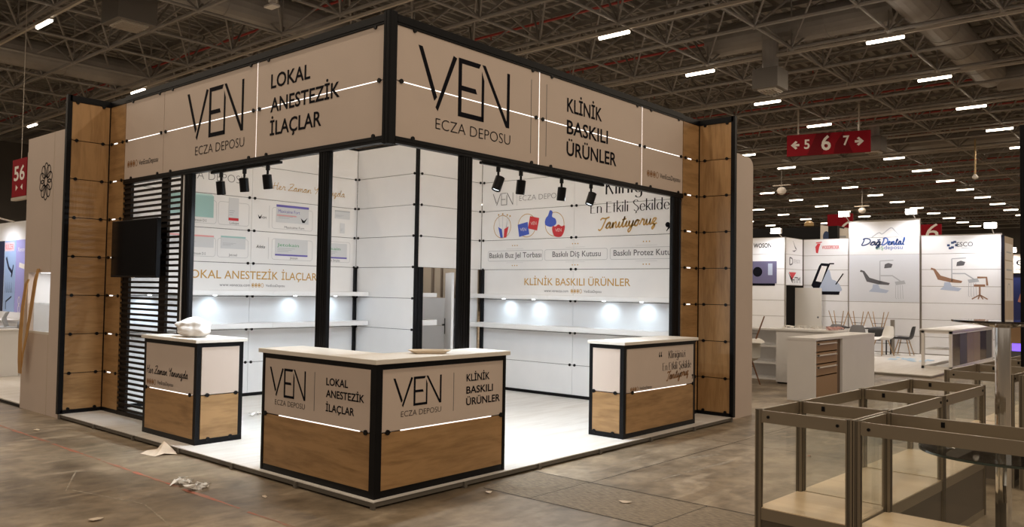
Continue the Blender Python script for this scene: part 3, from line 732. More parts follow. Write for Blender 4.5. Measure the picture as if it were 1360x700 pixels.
# prints on the gold lettered wall
P = lambda g, nm, m, par: g.build(nm, m, par)
P(ven_logo(G(), fR, -4.284, 3.015, .45, .20, light=.55), 'logo', GREYINK, wr)
G().fbox(fR,-3.762,-3.756,2.995,3.24,0,.002).build('divider_line', PALEINK, wr)
text(G(),'ECZA DEPOSU',fR,-3.705,3.065,.92,.085,off=-.018).build('lettering', GREYINK, wr)
display_text(G(),'Kliniğinizi',fR,-2.03,3.06,1.12,.15).build('slogan_line', INK, wr)
display_text(G(),'En Etkili Şekilde',fR,-2.30,2.79,1.36,.10).build('slogan_line', INK, wr)
script_text(G(),'Tanıtıyoruz',fR,-2.13,2.55,.98,.085,.022,slant=.35,rise=.04).build('script_lettering', GOLD, wr)
def comma(g, fr, u, z, s, flip=1):
    pts = [(u+s*.9*flip*0,z),] 
    g.disc(fr,u,z,s*.5,0,.002,14)
    return g.prism(fr,[(u+s*.5,z+s*.05),(u+s*.45,z-s*.6),(u-s*.25,z-s*1.25),(u-s*.3,z-s*1.15),(u+s*.1,z-s*.5),(u,z)][::-1],0,.002)
comma(G(), fR, -.975, 2.57, .075).build('quotation_mark', INK, wr)
for yc, yb, words in ((4.066,0,0),(3.536,0,1),(2.977,0,2)):
    G().ribbon(fR,[(-yc+.185*math.cos(i*PI/20),2.66+.185*math.sin(i*PI/20)) for i in range(40)],.010,.002,True).build('gold_ring', GOLD, wr)
PB = mat('print_blue',(.05,.10,.50),.5); PR = mat('print_red',(.55,.03,.04),.5); PT = mat('print_teal',(.33,.54,.53),.5); PSK = mat('print_pale_grey',(.62,.64,.67),.5); PPK = mat('print_pink',(.75,.35,.36),.5); PG = mat('print_mid_grey',(.42,.44,.47),.5); PV = mat('print_violet',(.13,.11,.42),.5); PGR = mat('print_green',(.05,.33,.14),.5)
g = G(); g.prism(fR,[(-4.10,2.48),(-4.05,2.48),(-4.075,2.62),(-4.155,2.66)],0,.003); P(g,'printed_tube',PB,wr)
g = G(); g.prism(fR,[(-4.03,2.48),(-3.975,2.48),(-3.93,2.66),(-4.02,2.62)],0,.003); P(g,'printed_tube',PR,wr)
g = G()
for a,b in (((-4.12,2.66),(-4.15,2.85)),((-4.06,2.62),(-4.06,2.86)),((-3.98,2.64),(-3.96,2.84)),((-4.0,2.6),(-3.91,2.82))): g.ribbon(fR,[a,b],.012,.002)
P(g,'printed_brushes',PSK,wr)
g = G()
for yb,zb in ((-4.15,2.86),(-4.06,2.87),(-3.96,2.85),(-3.9,2.83)): g.disc(fR,yb,zb,.014,0,.003,8)
P(g,'printed_brush_tips',GOLD,wr)
def quad(c, w, h, ang):
    ca, sa = math.cos(ang), math.sin(ang); return [(c[0]+x*ca-y*sa, c[1]+x*sa+y*ca) for x,y in ((-w/2,-h/2),(w/2,-h/2),(w/2,h/2),(-w/2,h/2))]
P(G().prism(fR,quad((-3.61,2.60),.21,.20,.18),0,.004),'printed_gel_pack',PB,wr)
P(G().prism(fR,quad((-3.40,2.69),.19,.20,-.2),0,.004),'printed_gel_pack',PR,wr)
P(ven_logo(ven_logo(G(),fR,-3.68,2.575,.13,.05,.004,.006),fR,-3.46,2.665,.12,.05,.004,.006),'pack_lettering',SIGNW,wr)
def blob(c, pts, k=5): return smooth_path([(c[0]+a,c[1]+b) for a,b in pts],k,True)
P(G().prism(fR,blob((-3.05,2.72),[(-.12,-.02),(-.1,-.07),(0,-.1),(.1,-.06),(.09,.02),(.02,.06),(.03,.13),(-.02,.16),(-.06,.08),(-.1,.04)]),0,.003),'printed_denture_lid',PB,wr)
P(G().prism(fR,blob((-2.90,2.56),[(-.11,.07),(-.12,-.0),(-.07,-.09),(.05,-.1),(.11,-.02),(.12,.07),(.06,.06),(0,.09),(-.06,.06)]),0,.004),'printed_denture_box',PR,wr)
P(ven_logo(G(),fR,-2.96,2.54,.12,.05,.004,.006),'pack_lettering',SIGNW,wr)
for a,b,s,u0,w in ((-4.369,-3.203,'Baskılı Buz Jel Torbası',-4.342,1.11),(-3.163,-1.983,'Baskılı Diş Kutusu',-3.01,.91),(-1.932,-.70,'Baskılı Protez Kutusu',-1.873,1.06)):
    rrect(G(),fR,a,b,2.095,2.262,.008,.03).build('caption_frame',PALEINK,wr)
    text(G(),s,fR,u0,2.148,w,.083,off=.01).build('lettering',GREYINK,wr)
    g = G(); c = (a+b)/2
    for zz in (2.345,2.02):
        for k in (-.05,0,.05): g.disc(fR,c+k,zz,.010,0,.002,8)
    g.build('gold_dots',GOLD,wr)
    g = G(); g.fbox(fR,c-.18,c+.18,2.29,2.294,0,.002); g.fbox(fR,c-.18,c+.18,2.065,2.069,0,.002); g.build('thin_lines',PALEINK,wr)
text(G(),'KLİNİK BASKILI ÜRÜNLER',fR,-3.572,1.706,1.995,.108,off=.006).build('lettering',GOLD,wr)
text(G(),'www.venecza.com',fR,-3.164,1.60,.47,.042).build('lettering',GREYINK,wr)
social(G(),fR,-2.65,1.59,.22,.06).build('social_icons',GOLD,wr)
text(G(),'VenEczaDeposu',fR,-2.40,1.60,.32,.038).build('lettering',GREYINK,wr)
# prints on the medicine wall
text(G(),'ECZA DEPOSU',fB,1.40,3.118,1.083,.115,off=-.02).build('lettering',GREYINK,wl)
P(ven_logo(G(),fB,.80,3.07,.48,.21,light=.55),'logo',GREYINK,wl)
script_text(G(),'Her Zaman Yanınızda',fB,2.93,3.10,1.34,.052,.0085,slant=.3).build('script_lettering',GOLD,wl)
def carton(u0,u1,z0,z1,front,band,txt,tm,lab2=None,vert=False):
    G().fbox(fB,u0,u1,z0,z1,0,.003).build('printed_carton',front,wl)
    if band: G().fbox(fB,u0,u1,*((z1-(z1-z0)*.13,z1) if not vert else (z0,z0+(z1-z0)*.12)),.003,.004).build('carton_band',band,wl)
    if txt: text(G(),txt,fB,u0+(u1-u0)*.06,z0+(z1-z0)*.55,(u1-u0)*.66,(z1-z0)*.18,.005).build('carton_lettering',tm,wl)
    g = G()
    for k in range(3): g.fbox(fB,u0+(u1-u0)*.07,u0+(u1-u0)*(.6-.1*k),z0+(z1-z0)*(.42-.09*k),z0+(z1-z0)*(.445-.09*k),.003,.005)
    g.build('carton_small_print',PG,wl)
carton(1.30,1.965,2.583,2.890,PT,None,'',PG)
G().prism(fB,[(1.30,2.890),(1.965,2.890),(1.93,2.915),(1.34,2.915)],0,.003).build('carton_top',mat('print_pale_teal',(.46,.66,.64),.5),wl)
carton(2.20,2.36,2.566,2.898,PSK,PR,'',PG,vert=True)
carton(2.99,3.575,2.60,2.870,PSK,PV,'Maxicaine Fort',PV)
G().fbox(fB,3.0,3.35,2.70,2.715,.003,.006).build('carton_red_line',PPK,wl)
G().prism(fB,[(3.43,2.69),(3.46,2.62),(3.5,2.62),(3.55,2.70),(3.49,2.65),(3.47,2.66)],.003,.006).build('carton_mark',INK,wl)
carton(2.985,3.57,2.09,2.352,PSK,None,'Jetokain',PGR)
G().fbox(fB,2.985,3.57,2.09,2.115,.003,.005).build('carton_band',PV,wl)
carton(1.30,1.98,2.156,2.328,PSK,PPK,'',PG); carton(2.09,2.483,2.156,2.338,PSK,PT,'',PG)
carton(4.08,4.38,2.74,2.874,PSK,PG,'',PG); carton(4.19,4.28,2.506,2.67,PSK,None,'',PG); carton(3.86,4.335,2.088,2.334,PSK,None,'tokain',PGR)
G().fbox(fB,3.86,4.335,2.088,2.112,.003,.005).build('carton_band',PV,wl)
G().fbox(fB,3.90,4.02,2.74,2.87,0,.003).fbox(fB,3.90,4.02,2.53,2.66,0,.003).build('printed_carton',PG,wl)
for a,b,c,d in ((1.25,2.01,2.50,2.83),(2.04,2.53,2.50,2.83),(2.92,3.65,2.50,2.82),(2.93,3.66,2.03,2.345),(1.25,2.01,2.03,2.30),(2.04,2.53,2.03,2.30),(3.82,4.40,2.03,2.36)):
    rrect(G(),fB,a,b,c,d,.006,.04,.001).build('caption_frame',PALEINK,wl)
for s,u0,z0,w in (('Maxicaine Fort',3.14,2.515,.36),('Jetokain',3.25,2.045,.14),('Ultracain D-S',1.66,2.52,.2),('Lidojet',2.22,2.515,.15),('Ultracain D-S',1.66,2.05,.2),('Jetosel',2.22,2.05,.13),('Jetokain Simplex',3.9,2.04,.3)):
    text(G(),s,fB,u0,z0,w,.035).build('lettering',GREYINK,wl)
g = G(); g.prism(fB,[(2.68,2.69),(2.70,2.63),(2.72,2.63),(2.75,2.70),(2.71,2.655)],0,.002); text(g,'VEM',fB,2.73,2.635,.09,.03); g.build('brand_mark',INK,wl)
text(G(),'Adeka',fB,2.66,2.19,.15,.045,shear=.3).build('brand_mark',INK,wl)
G().fbox(fB,2.868,2.872,2.50,2.84,0,.002).fbox(fB,2.868,2.872,2.03,2.36,0,.002).build('thin_lines',PALEINK,wl)
for s_,u_,w_ in (("LOKAL",1.56,.55),("ANESTEZİK",2.159,.89),("İLAÇLAR",3.11,.645)): text(G(),s_,fB,u_,1.722,w_,.115,off=.006).build('lettering',GOLD,wl)
text(G(),'www.venecza.com',fB,2.088,1.612,.49,.042).build('lettering',GREYINK,wl)
social(G(),fB,2.60,1.602,.21,.06).build('social_icons',GOLD,wl)
text(G(),'VenEczaDeposu',fB,2.84,1.612,.33,.038).build('lettering',GREYINK,wl)

# track lights
TRM = BLACK
def track_spot(i, loc, aim, lab, grp):
    t = thing('track_spotlight', lab, 'spotlight', loc, grp); x, y, z = loc
    G().box(x-.016,x+.016,y-.016,y+.016,z-.05,z).build('adapter', BLACKP, t, .003)
    G().tube((x,y,z-.05),(x,y,z-.10),.012,10).build('stem', BLACKP, t)
    h = Vector((x,y,z-.165)); d = (Vector(aim)-h).normalized()
    # can-shaped head tilted towards its target
    tilt = Vector((d.x*(.9 if d.x < -.2 else .3), d.y*.3, -1)).normalized()
    G().lathe(h - tilt*.075, [(.030,0),(.047,.006),(.047,.145),(.043,.15),(.038,.135)], 20, tilt).build('lamp_head', BLACKP, t)
    G().lathe(h + tilt*.055, [(.036,0),(.036,.005)], 16, tilt).build('lens', LEDDOT, t)
    ld = bpy.data.lights.new('spot_lamp','SPOT'); ld.energy = SPOT; ld.spot_size = 2.75; ld.spot_blend = .8; ld.shadow_soft_size = .05; ld.color = (.80,.91,1.0)
    lo = bpy.data.objects.new('spot_lamp', ld); lo.location = h + tilt*.085; lo.rotation_euler = d.to_track_quat('-Z','Y').to_euler(); COL.objects.link(lo)
def track(lab, a, b):
    t = thing('light_track', lab, 'light track', a)
    x0,y0,z = a; x1,y1,_ = b
    G().box(min(x0,x1)-.017,max(x0,x1)+.017,min(y0,y1)-.017,max(y0,y1)+.017,z,z+.025).build('rail', BLACK, t)
    g = G()
    for q in (.1,.9): g.box(x0+(x1-x0)*q-.01,x0+(x1-x0)*q+.01,y0+(y1-y0)*q-.01,y0+(y1-y0)*q+.01,z+.02,z+.029)
    g.build('clip', BLACK, t)
track('black light track under the left header sign holding three spotlights', (.55,2.19,2.838), (.55,3.48,2.838))
track('black light track under the right header sign holding four spotlights', (1.726,.55,2.838), (3.775,.55,2.838))
for i,(y,lab) in enumerate(((3.303,'first spotlight from the slatted screen on the left track'),(2.838,'middle spotlight of the three on the left track'),(2.404,'spotlight on the left track nearest the header corner'))):
    track_spot(i,(.55,y,2.838),(2.2,y+(.6 if i<2 else .2),0.0),lab,'spotlights on the left track')
for i,(x,lab) in enumerate(((1.967,'first spotlight from the header corner on the right track, tilted'),(2.314,'second spotlight from the header corner on the right track, hanging straight'),(3.0,'third spotlight from the header corner on the right track, hanging straight'),(3.55,'last spotlight on the right track, tilted, nearest the right wing wall'))):
    track_spot(i,(x,.55,2.838),((x-1.3,1.5,0.0) if i in (0,3) else (x+.5,2.2,0.0)),lab,'spotlights on the right track')

# ------------------------------------------------------------------ counters
def counter_face(t, fr, u0, u1, conns, ztop=.985, split=zn(1), slit=True, slit_span=(0.15,0.9)):
    G().fbox(fr,u0,u1,split+.005,ztop,-.018,0).build('white_panel', BEIGE, t)
    G().fbox(fr,u0,u1,.055,split-.005,-.018,0).build('wood_panel', WOODH, t)
    for c in conns: connector(fr,c,split,t)
    if slit: G().fbox(fr,u0+(u1-u0)*slit_span[0],u0+(u1-u0)*slit_span[1],split-.004,split+.004,-.016,-.004).build('light_slit', GLOW, t)  # panel seam made to glow, with no lamp behind
t = thing('reception_counter', 'large L-shaped front counter with oak base and VEN lettering at the stand corner'.replace('VEN','black'), 'counter', (.05,.05,0))
c0, LL, LR, DP = .05, 1.60, 1.545, .405
g = G()
for x,y in ((c0,c0),(c0,LL),(LR,c0),(c0+DP,LL),(LR,c0+DP),(c0+DP,c0+DP)):
    sx = .03 if (x,y)==(c0,c0) else .012
    g.box(x-(.006 if x==c0 else 2*sx),x+(2*sx if x==c0 else .006),y-(.006 if y==c0 else 2*sx),y+(2*sx if y==c0 else .006),0,1.03)
for z0,z1 in ((0,.055),(.985,1.03)):
    g.box(c0-.002,LR,c0-.002,c0+.02,z0,z1); g.box(c0-.002,c0+.02,c0,LL,z0,z1)
    g.box(c0,c0+DP,LL-.02,LL+.002,z0,z1); g.box(LR-.02,LR+.002,c0,c0+DP,z0,z1)
g.build('frame', BLACK, t)
fl, f_r = FX(c0), FY(c0)
counter_face(t, fl, -LL+.03, -c0-.055, (-LL+.05,-c0-.11))
counter_face(t, f_r, c0+.055, LR-.03, (c0+.12,LR-.05))
g = G(); g.box(c0+DP-.018,c0+DP,c0+DP,LL-.02,.05,1.0); g.box(c0+DP,LR-.02,c0+DP-.018,c0+DP,.05,1.0); g.box(c0+.02,c0+DP,LL-.022,LL-.004,.05,1.0); g.box(LR-.022,LR-.004,c0+.02,c0+DP,.05,1.0)
g.build('back_panels', WHITE, t)
o = .035
pts = [(c0-o,c0-o),(LR+o,c0-o),(LR+o,c0+DP+o),(c0+DP+o,c0+DP+o),(c0+DP+o,LL+o),(c0-o,LL+o)]
k = len(pts)
G().add([(x,y,1.03) for x,y in pts]+[(x,y,1.068) for x,y in pts],[tuple(reversed(range(k))),tuple(range(k,2*k))]+[(i,(i+1)%k,k+(i+1)%k,k+i) for i in range(k)]).build('worktop', TOPM, t, .004)
ven_logo(G(),fl,-1.497,.66,.535,.25).build('logo',INK,t)
text(G(),'ECZA DEPOSU',fl,-1.406,.588,.44,.045,off=-.012).build('lettering',INK,t)
G().fbox(fl,-.838,-.834,.59,.912,0,.002).build('divider_line',GREYINK,t)
for s,z,w in (('LOKAL',.817,.285),('ANESTEZİK',.72,.49),('İLAÇLAR',.605,.37)): text(G(),s,fl,-.677,z+.003,w,.058,off=.018).build('lettering',INK,t)
ven_logo(G(),f_r,.222,.678,.525,.232).build('logo',INK,t)
text(G(),'ECZA DEPOSU',f_r,.308,.602,.44,.044,off=-.012).build('lettering',INK,t)
G().fbox(f_r,.890,.894,.593,.914,0,.002).build('divider_line',GREYINK,t)
for s,z,w in (('KLİNİK',.829,.295),('BASKILI',.723,.34),('ÜRÜNLER',.624,.435)): text(G(),s,f_r,1.045,z,w,.060,off=.018).build('lettering',INK,t)

def box_counter(lab, x0,x1,y0,y1,ztop,notch=None):
    t = thing('counter', lab, 'counter', (x0,y0,0))
    g = G(); w = .045
    for x,y in ([(x0,y0),(x1-w,y0),(x0,y1-w)] + ([(x1-w,notch[0]-w),(notch[1]-w,y1-w)] if notch else [(x1-w,y1-w)])):
        g.box(x-.001,x+w+.001,y-.001,y+w+.001,0,ztop)
    for z0,z1 in ((0,.055),(ztop-.045,ztop)):
        g.box(x0,x1,y0-.003,y0+.02,z0,z1); g.box(x0-.003,x0+.02,y0,y1,z0,z1); g.box(x1-.02,x1,y0,notch[0] if notch else y1,z0,z1); g.box(x0,notch[1] if notch else x1,y1-.02,y1,z0,z1)
    g.build('frame', BLACK, t)
    if notch:
        yn, xn = notch; pts = [(x0-.03,y0-.03),(x1+.03,y0-.03),(x1+.03,yn),(xn,yn),(xn,y1+.03),(x0-.03,y1+.03)]; k = len(pts)
        G().add([(x,y,ztop) for x,y in pts]+[(x,y,ztop+.035) for x,y in pts],[tuple(reversed(range(k))),tuple(range(k,2*k))]+[(i,(i+1)%k,k+(i+1)%k,k+i) for i in range(k)]).build('worktop', TOPM, t, .004)
        g = G(); g.box(x1-.018,x1-.002,y0+.04,yn-.01,.05,ztop-.03); g.box(xn,x1-.002,yn-.018,yn-.002,.05,ztop-.03); g.box(xn-.018,xn-.002,yn,y1-.01,.05,ztop-.03); g.box(x0+.04,xn-.01,y1-.018,y1-.002,.05,ztop-.03); g.build('back_panels', WHITE, t)
        return t
    G().box(x0-.03,x1+.03,y0-.03,min(y1+.03,.585) if y0<1 else y1+.03,ztop,ztop+.035).build('worktop', TOPM, t, .004)
    g = G(); g.box(x1-.018,x1-.002,y0+.04,y1-.04,.05,ztop-.03); g.box(x0+.04,x1-.04,y1-.018,y1-.002,.05,ztop-.03); g.build('back_panels', WHITE, t)
    return t
t = box_counter('small counter under a white bag at the left, with handwritten lettering', .16,.68,2.985,4.13,1.03,(3.80,.47))
fa, fb = FX(.16), FY(2.985)
counter_face(t, fa, -4.10, -3.04, (-4.06,-3.10), slit_span=(.1,.95)); counter_face(t, fb, .215,.66, (.28,.60), slit=False)
script_text(G(),'Her Zaman Yanınızda',fa,-4.055,.655,.9,.042,.009,slant=.3).build('script_lettering',INK,t)
social(G(),fa,-4.055,.535,.22,.055).build('social_icons',BROWNINK,t)
text(G(),'VenEczaDeposu',fa,-3.81,.548,.35,.04).build('lettering',INK,t)
for u_ in (.3,.55): connector(fb,u_,.05,t,horizontal=False)
t = box_counter('counter with a quotation in black and bronze lettering at the right end of the stand', 3.60,5.22,.115,.575,1.03)
fa, fb = FX(3.60), FY(.115)
counter_face(t, fb, 3.665, 5.19, (3.775,5.16), slit_span=(.1,.88)); counter_face(t, fa, -.55,-.165, (-.51,-.22), slit=False)
display_text(G(),'Kliniğinizi',fb,4.565,.838,.41,.055).build('slogan_line',INK,t)
display_text(G(),'En Etkili Şekilde',fb,4.43,.70,.69,.055).build('slogan_line',INK,t)
script_text(G(),'Tanıtıyoruz',fb,4.53,.585,.52,.05,.014,slant=.35,rise=.03).build('script_lettering',BROWNINK,t)
g = G()
for uu in (4.36,4.40):
    g.disc(fb,uu,.875,.014,0,.002,10); g.prism(fb,[(uu-.014,.875),(uu-.004,.915),(uu+.012,.925),(uu,.89)][::-1],0,.002)
for uu in (5.15,5.185):
    g.disc(fb,uu,.60,.014,0,.002,10); g.prism(fb,[(uu+.014,.60),(uu+.006,.565),(uu-.012,.55),(uu,.585)][::-1],0,.002)
g.build('quotation_mark',INK,t)
social(G(),fb,3.735,.51,.17,.045).build('social_icons',BROWNINK,t)
text(G(),'VenEczaDeposu',fb,3.93,.52,.26,.03).build('lettering',INK,t)
for u_ in (-.5,-.25): connector(fa,u_,.05,t,horizontal=False)

# crumpled bag, tray, litter
def crumple(name, lab, cat, c, rx, ry, rz, m, seed, nz=.25, flat=True, parts=None):
    rnd = random.Random(seed); bm = bmesh.new(); bmesh.ops.create_icosphere(bm, subdivisions=4, radius=1)
    from mathutils import noise as N
    for v in bm.verts:
        p = v.co.copy(); d = 1 + nz*N.noise(p*1.8+Vector((seed,0,0))) + nz*.7*abs(N.noise(p*4.3+Vector((0,seed,0)))) 
        v.co = Vector((p.x*rx*d, p.y*ry*d, max(p.z, -.72)*rz*d))
    zmin = min(v.co.z for v in bm.verts)
    for v in bm.verts: v.co.z -= zmin
    me = bpy.data.meshes.new(name); bm.to_mesh(me); bm.free(); me.materials.append(m)
    for p_ in me.polygons: p_.use_smooth = True
    o = bpy.data.objects.new(name, me); o.location = c; COL.objects.link(o); tag(o, lab, cat); return o
BAGM = mat('white_film', (.88,.86,.85), .35)
crumple('plastic_bag', 'crumpled white plastic bag lying on the left counter', 'bag', (.36,3.45,1.066), .15,.23,.105, BAGM, 3)
TRAYM = mat('cream_tray',(.72,.60,.46),.45)
g = G(); prof = [(-.15,-.05),(.15,-.05),(.19,.0),(.15,.05),(-.15,.05),(-.19,0)]
d = Vector((.80,-.60,0)); n_ = Vector((.60,.80,0)); c = Vector((.79,.245,1.069))
ring = lambda s, z: [tuple(c + d*a*s + n_*b*s*1.6 + Vector((0,0,z))) for a,b in prof]
g.add(ring(.72,.001)+ring(1,.03)+ring(.95,.03)+ring(.68,.006), [(5,4,3,2,1,0)] + [(k*6+i,k*6+(i+1)%6,(k+1)*6+(i+1)%6,(k+1)*6+i) for k in range(3) for i in range(6)] + [tuple(range(18,24))])
o = g.build('tray', TRAYM, None, origin=tuple(c)); tag(o,'shallow cream tray lying on the L-shaped front counter','tray')
PAPER = mat('cream_paper',(.70,.58,.45),.7,noise=.15,nscale=12)
def paper(lab, c, pts, seed):
    rnd = random.Random(seed); g = G()
    top = [(c[0]+x,c[1]+y,FZ+.004+z) for x,y,z in pts]; k = len(top)
    ctr = (c[0]+.02,c[1]+.01,FZ+.05)
    g.add(top+[ctr],[(i,(i+1)%k,k) for i in range(k)])
    o = g.build('paper_scrap',PAPER,None,origin=(c[0],c[1],FZ)); s = o.modifiers.new('thickness','SOLIDIFY'); s.thickness=.002
    tag(o,lab,'paper scrap'); return o
paper('torn cream paper lying against the platform edge below the left counter', (-.13,3.12), [(-.14,.12,0),(-.10,-.12,.0),(.0,-.10,.015),(.10,-.16,.0),(.125,-.02,.03),(.09,.1,.10),(.0,.05,.04),(-.06,.14,.02)],1)
FILM = mat('clear_crinkled_film',(.85,.83,.80),.2)
def film(lab, c, r, seed, zf=FZ+.002):
    rnd = random.Random(seed); g = G()
    for k in range(26):
        a = rnd.uniform(0,2*PI); q = rnd.uniform(0,r); p = Vector((c[0]+q*math.cos(a)*1.1,c[1]+q*math.sin(a)*.8,zf)); s = rnd.uniform(.03,.07)
        vs = [p+Vector((rnd.uniform(-s,s),rnd.uniform(-s,s),rnd.uniform(0,.05))) for _ in range(4)]
        g.add(vs,[(0,1,2),(1,2,3)])
    o = g.build('plastic_wrap',FILM,None,origin=(c[0],c[1],FZ)); tag(o,lab,'plastic wrap'); return o
film('crinkled clear plastic wrap on the floor beside the red line, rear piece', (-.60,1.78),.09,2)
film('thin clear wrap on the white stand floor beside the left counter', (1.648,4.295),.12,15,.002)
film('crinkled clear plastic wrap on the floor lying over the red line, front piece', (-.60,1.52),.10,5)
def scrap(lab,c,s,seed,m=PAPER):
    rnd = random.Random(seed); vs = [(c[0]+s*math.cos(a)*rnd.uniform(.5,1.2),c[1]+s*math.sin(a)*rnd.uniform(.5,1.2),FZ+.003+rnd.uniform(0,.02)) for a in (0,1,2,3,4,5)]
    g = G().add(vs+[(c[0],c[1],FZ+.02)],[(i,(i+1)%6,6) for i in range(6)]); o = g.build('paper_scrap',m,None,origin=(c[0],c[1],FZ))
    s_ = o.modifiers.new('thickness','SOLIDIFY'); s_.thickness=.002; tag(o,lab,'paper scrap')
scrap('small pale scrap on the open floor right of the front counter',(1.53,-1.26),.05,4)
scrap('small pale scrap near the bottom left corner of the floor',(-1.53,1.18),.05,6)
scrap('tiny scrap on the floor near the red line and platform edge',(-.35,.9),.03,8)
scrap('tiny red brown chip on the floor behind the showcase glass',(4.45,-1.62),.03,9,MATS['faded_red_paint'])
scrap('small scrap on the floor by the left end of the platform',(-.5,5.3),.04,10)
scrap('pale scrap on the floor close to the corner of the L-shaped counter',(1.0,-.28),.035,12)

# ------------------------------------------------------------------ neighbouring stand on the left
t = thing('partition_wall', 'tall beige partition with black rosette emblem and lit niche, left of the oak wing', 'partition', (.05,6.7,FZ))
f0 = FX(0.0)
g = G(); ya, yb, zt = 6.062, 7.36, 3.56
g.fbox(f0,-yb,-7.20,FZ,zt,-.08,0); g.fbox(f0,-6.44,-ya,FZ,zt,-.08,0); g.fbox(f0,-7.20,-6.44,FZ,.955,-.08,0); g.fbox(f0,-7.20,-6.44,1.755,zt,-.08,0)
g.build('panel', BEIGE, t)
G().fbox(f0,-6.452,-6.446,1.755,zt,0,.0015).fbox(f0,-6.452,-6.446,FZ,.955,0,.0015).build('seam', TAN, t)
g = G(); g.box(.36,.38,6.43,7.21,.945,1.765); g.box(.081,.36,6.42,6.441,.94,1.77); g.box(.081,.36,7.199,7.22,.94,1.77); g.box(.081,.36,6.441,7.199,.935,.956); g.box(.081,.36,6.441,7.199,1.754,1.775)
g.build('niche_lining', WHITE, t)
G().box(.03,.358,6.442,7.198,1.345,1.355).build('glass_shelf', GLASS, t)
G().box(.1,.3,6.6,7.05,1.745,1.754).build('niche_lamp', GLOW, t)
g = G(); g.box(.0,.02,6.44,7.2,.956,.985); g.build('niche_sill', TOPM, t)
g = G()
for zz in (1.05,1.2,1.42,1.55): g.box(.28,.35,6.46,6.49,zz,zz+.09)
g.build('niche_prints', PG, t)
ld = bpy.data.lights.new('niche_light','AREA'); ld.energy = 1.6; ld.size = .3; lo = bpy.data.objects.new('niche_light', ld); lo.location = (.2,6.82,1.735); COL.objects.link(lo)
g = G(); uc, zc = -6.70, 2.94
for k in range(10):
    a = 2*PI*k/10; cu, cz = uc + .135*math.sin(a), zc + .155*math.cos(a)
    g.ribbon(f0,[(cu+(.062*math.cos(b)*math.cos(a)+.078*math.sin(b)*math.sin(a)), cz+(-.062*math.cos(b)*math.sin(a)+.078*math.sin(b)*math.cos(a))*1.1) for b in [2*PI*i/18 for i in range(18)]],.016,.002,True)
for k in range(10):
    a = 2*PI*(k+.5)/10; g.ribbon(f0,[(uc+.05*math.sin(a),zc+.055*math.cos(a)),(uc+.1*math.sin(a+.2),zc+.115*math.cos(a+.2))],.012,.002)
g.ribbon(f0,[(uc+.055*math.cos(PI*i/8),zc+.06*math.sin(PI*i/8)) for i in range(16)],.014,.002,True)
g.build('rosette_emblem', INK, t)
EDGE = wood_mat('oak_edging', (.50,.27,.08),(.36,.18,.05),(9,9,1))
def hang(lab, pts, ws):
    g = G(); n = len(pts)
    L = [(x,y+w/2,z) for (x,y,z),w in zip(pts,ws)]; R_ = [(x,y-w/2,z) for (x,y,z),w in zip(pts,ws)]
    g.add(L+R_,[(i,i+1,n+i+1,n+i) for i in range(n-1)])
    o = g.build('edging_strip',EDGE,None,origin=pts[-1]); s = o.modifiers.new('thickness','SOLIDIFY'); s.thickness = .008; s.offset = 0; tag(o,lab,'wood strip')
hang('wide oak edging strip leaning on the left edge of the beige wall niche',[(-.03,7.10,1.66),(-.04,7.15,1.60),(-.06,7.19,1.3),(-.08,7.18,.9),(-.09,7.14,.60),(-.09,7.12,.42)],[.06,.10,.11,.12,.13,.11])
hang('narrow curved oak edging strip hanging across the beige wall niche',[(-.02,6.80,1.80),(-.04,6.83,1.65),(-.05,6.88,1.4),(-.06,6.93,1.15),(-.07,7.00,.9),(-.08,7.06,.7),(-.085,7.09,.50)],[.08,.11,.11,.10,.07,.045,.03])
t = thing('neighbour_platform', 'pale wood platform with black edge at the far left', 'platform', (3,12,FZ))
G().box(0,9,7.37,21,-.02,-.005).build('deck', DECK, t); G().box(.0,9,7.37,21,FZ,-.02).build('edge', BLACKP, t)
t = thing('exhibit_wall', 'white exhibit wall with blue and violet instrument posters at far left', 'display wall', (1.5,13,FZ))
f1 = FX(1.5); G().fbox(f1,-15,-11.2,-.005,2.77,-.05,0).build('panel', WHITE, t)
BLU = mat('poster_blue',(.30,.42,.66),.5); VIO = mat('poster_violet',(.34,.33,.66),.5); DRK = mat('poster_black',(.01,.015,.05),.5)
for (a,b,m) in ((-12.95,-12.35,BLU),(-12.34,-11.6,VIO),(-13.6,-12.97,DRK)): G().fbox(f1,a,b,1.06,2.42,0,.003).build('poster', m, t)
G().fbox(f1,-12.93,-12.45,2.22,2.38,.003,.005).build('poster_heading', mat('poster_pink',(.8,.5,.55),.5), t)
text(G(),'KULZER',f1,-12.9,2.25,.42,.10,.006).build('lettering', PR, t)
text(G(),'Xenon',f1,-12.25,2.2,.35,.08,.005).build('lettering', SIGNW, t)
g = G(); g.ribbon(f1,[(-12.85,2.1),(-12.7,1.9),(-12.5,1.8)],.07,.005); g.ribbon(f1,[(-12.55,1.72),(-12.45,1.95)],.05,.005)
for k in range(4): g.ribbon(f1,[(-12.85+.1*k,1.42),(-12.82+.1*k,1.62),(-12.78+.1*k,1.42)],.012,.005)
g.ribbon(f1,[(-12.8,1.1),(-12.8,1.25),(-12.5,1.35)],.03,.005)
g.build('instrument_print', DRK, t)
g = G()
for zz in (1.12,1.28): g.ribbon(f1,[(-12.1+.05*math.cos(i*PI/6),zz+.07*math.sin(i*PI/6)) for i in range(12)],.02,.005,True)
g.ribbon(f1,[(-12.15,1.95),(-11.8,1.9)],.09,.005); g.build('tooth_print', SIGNW, t)
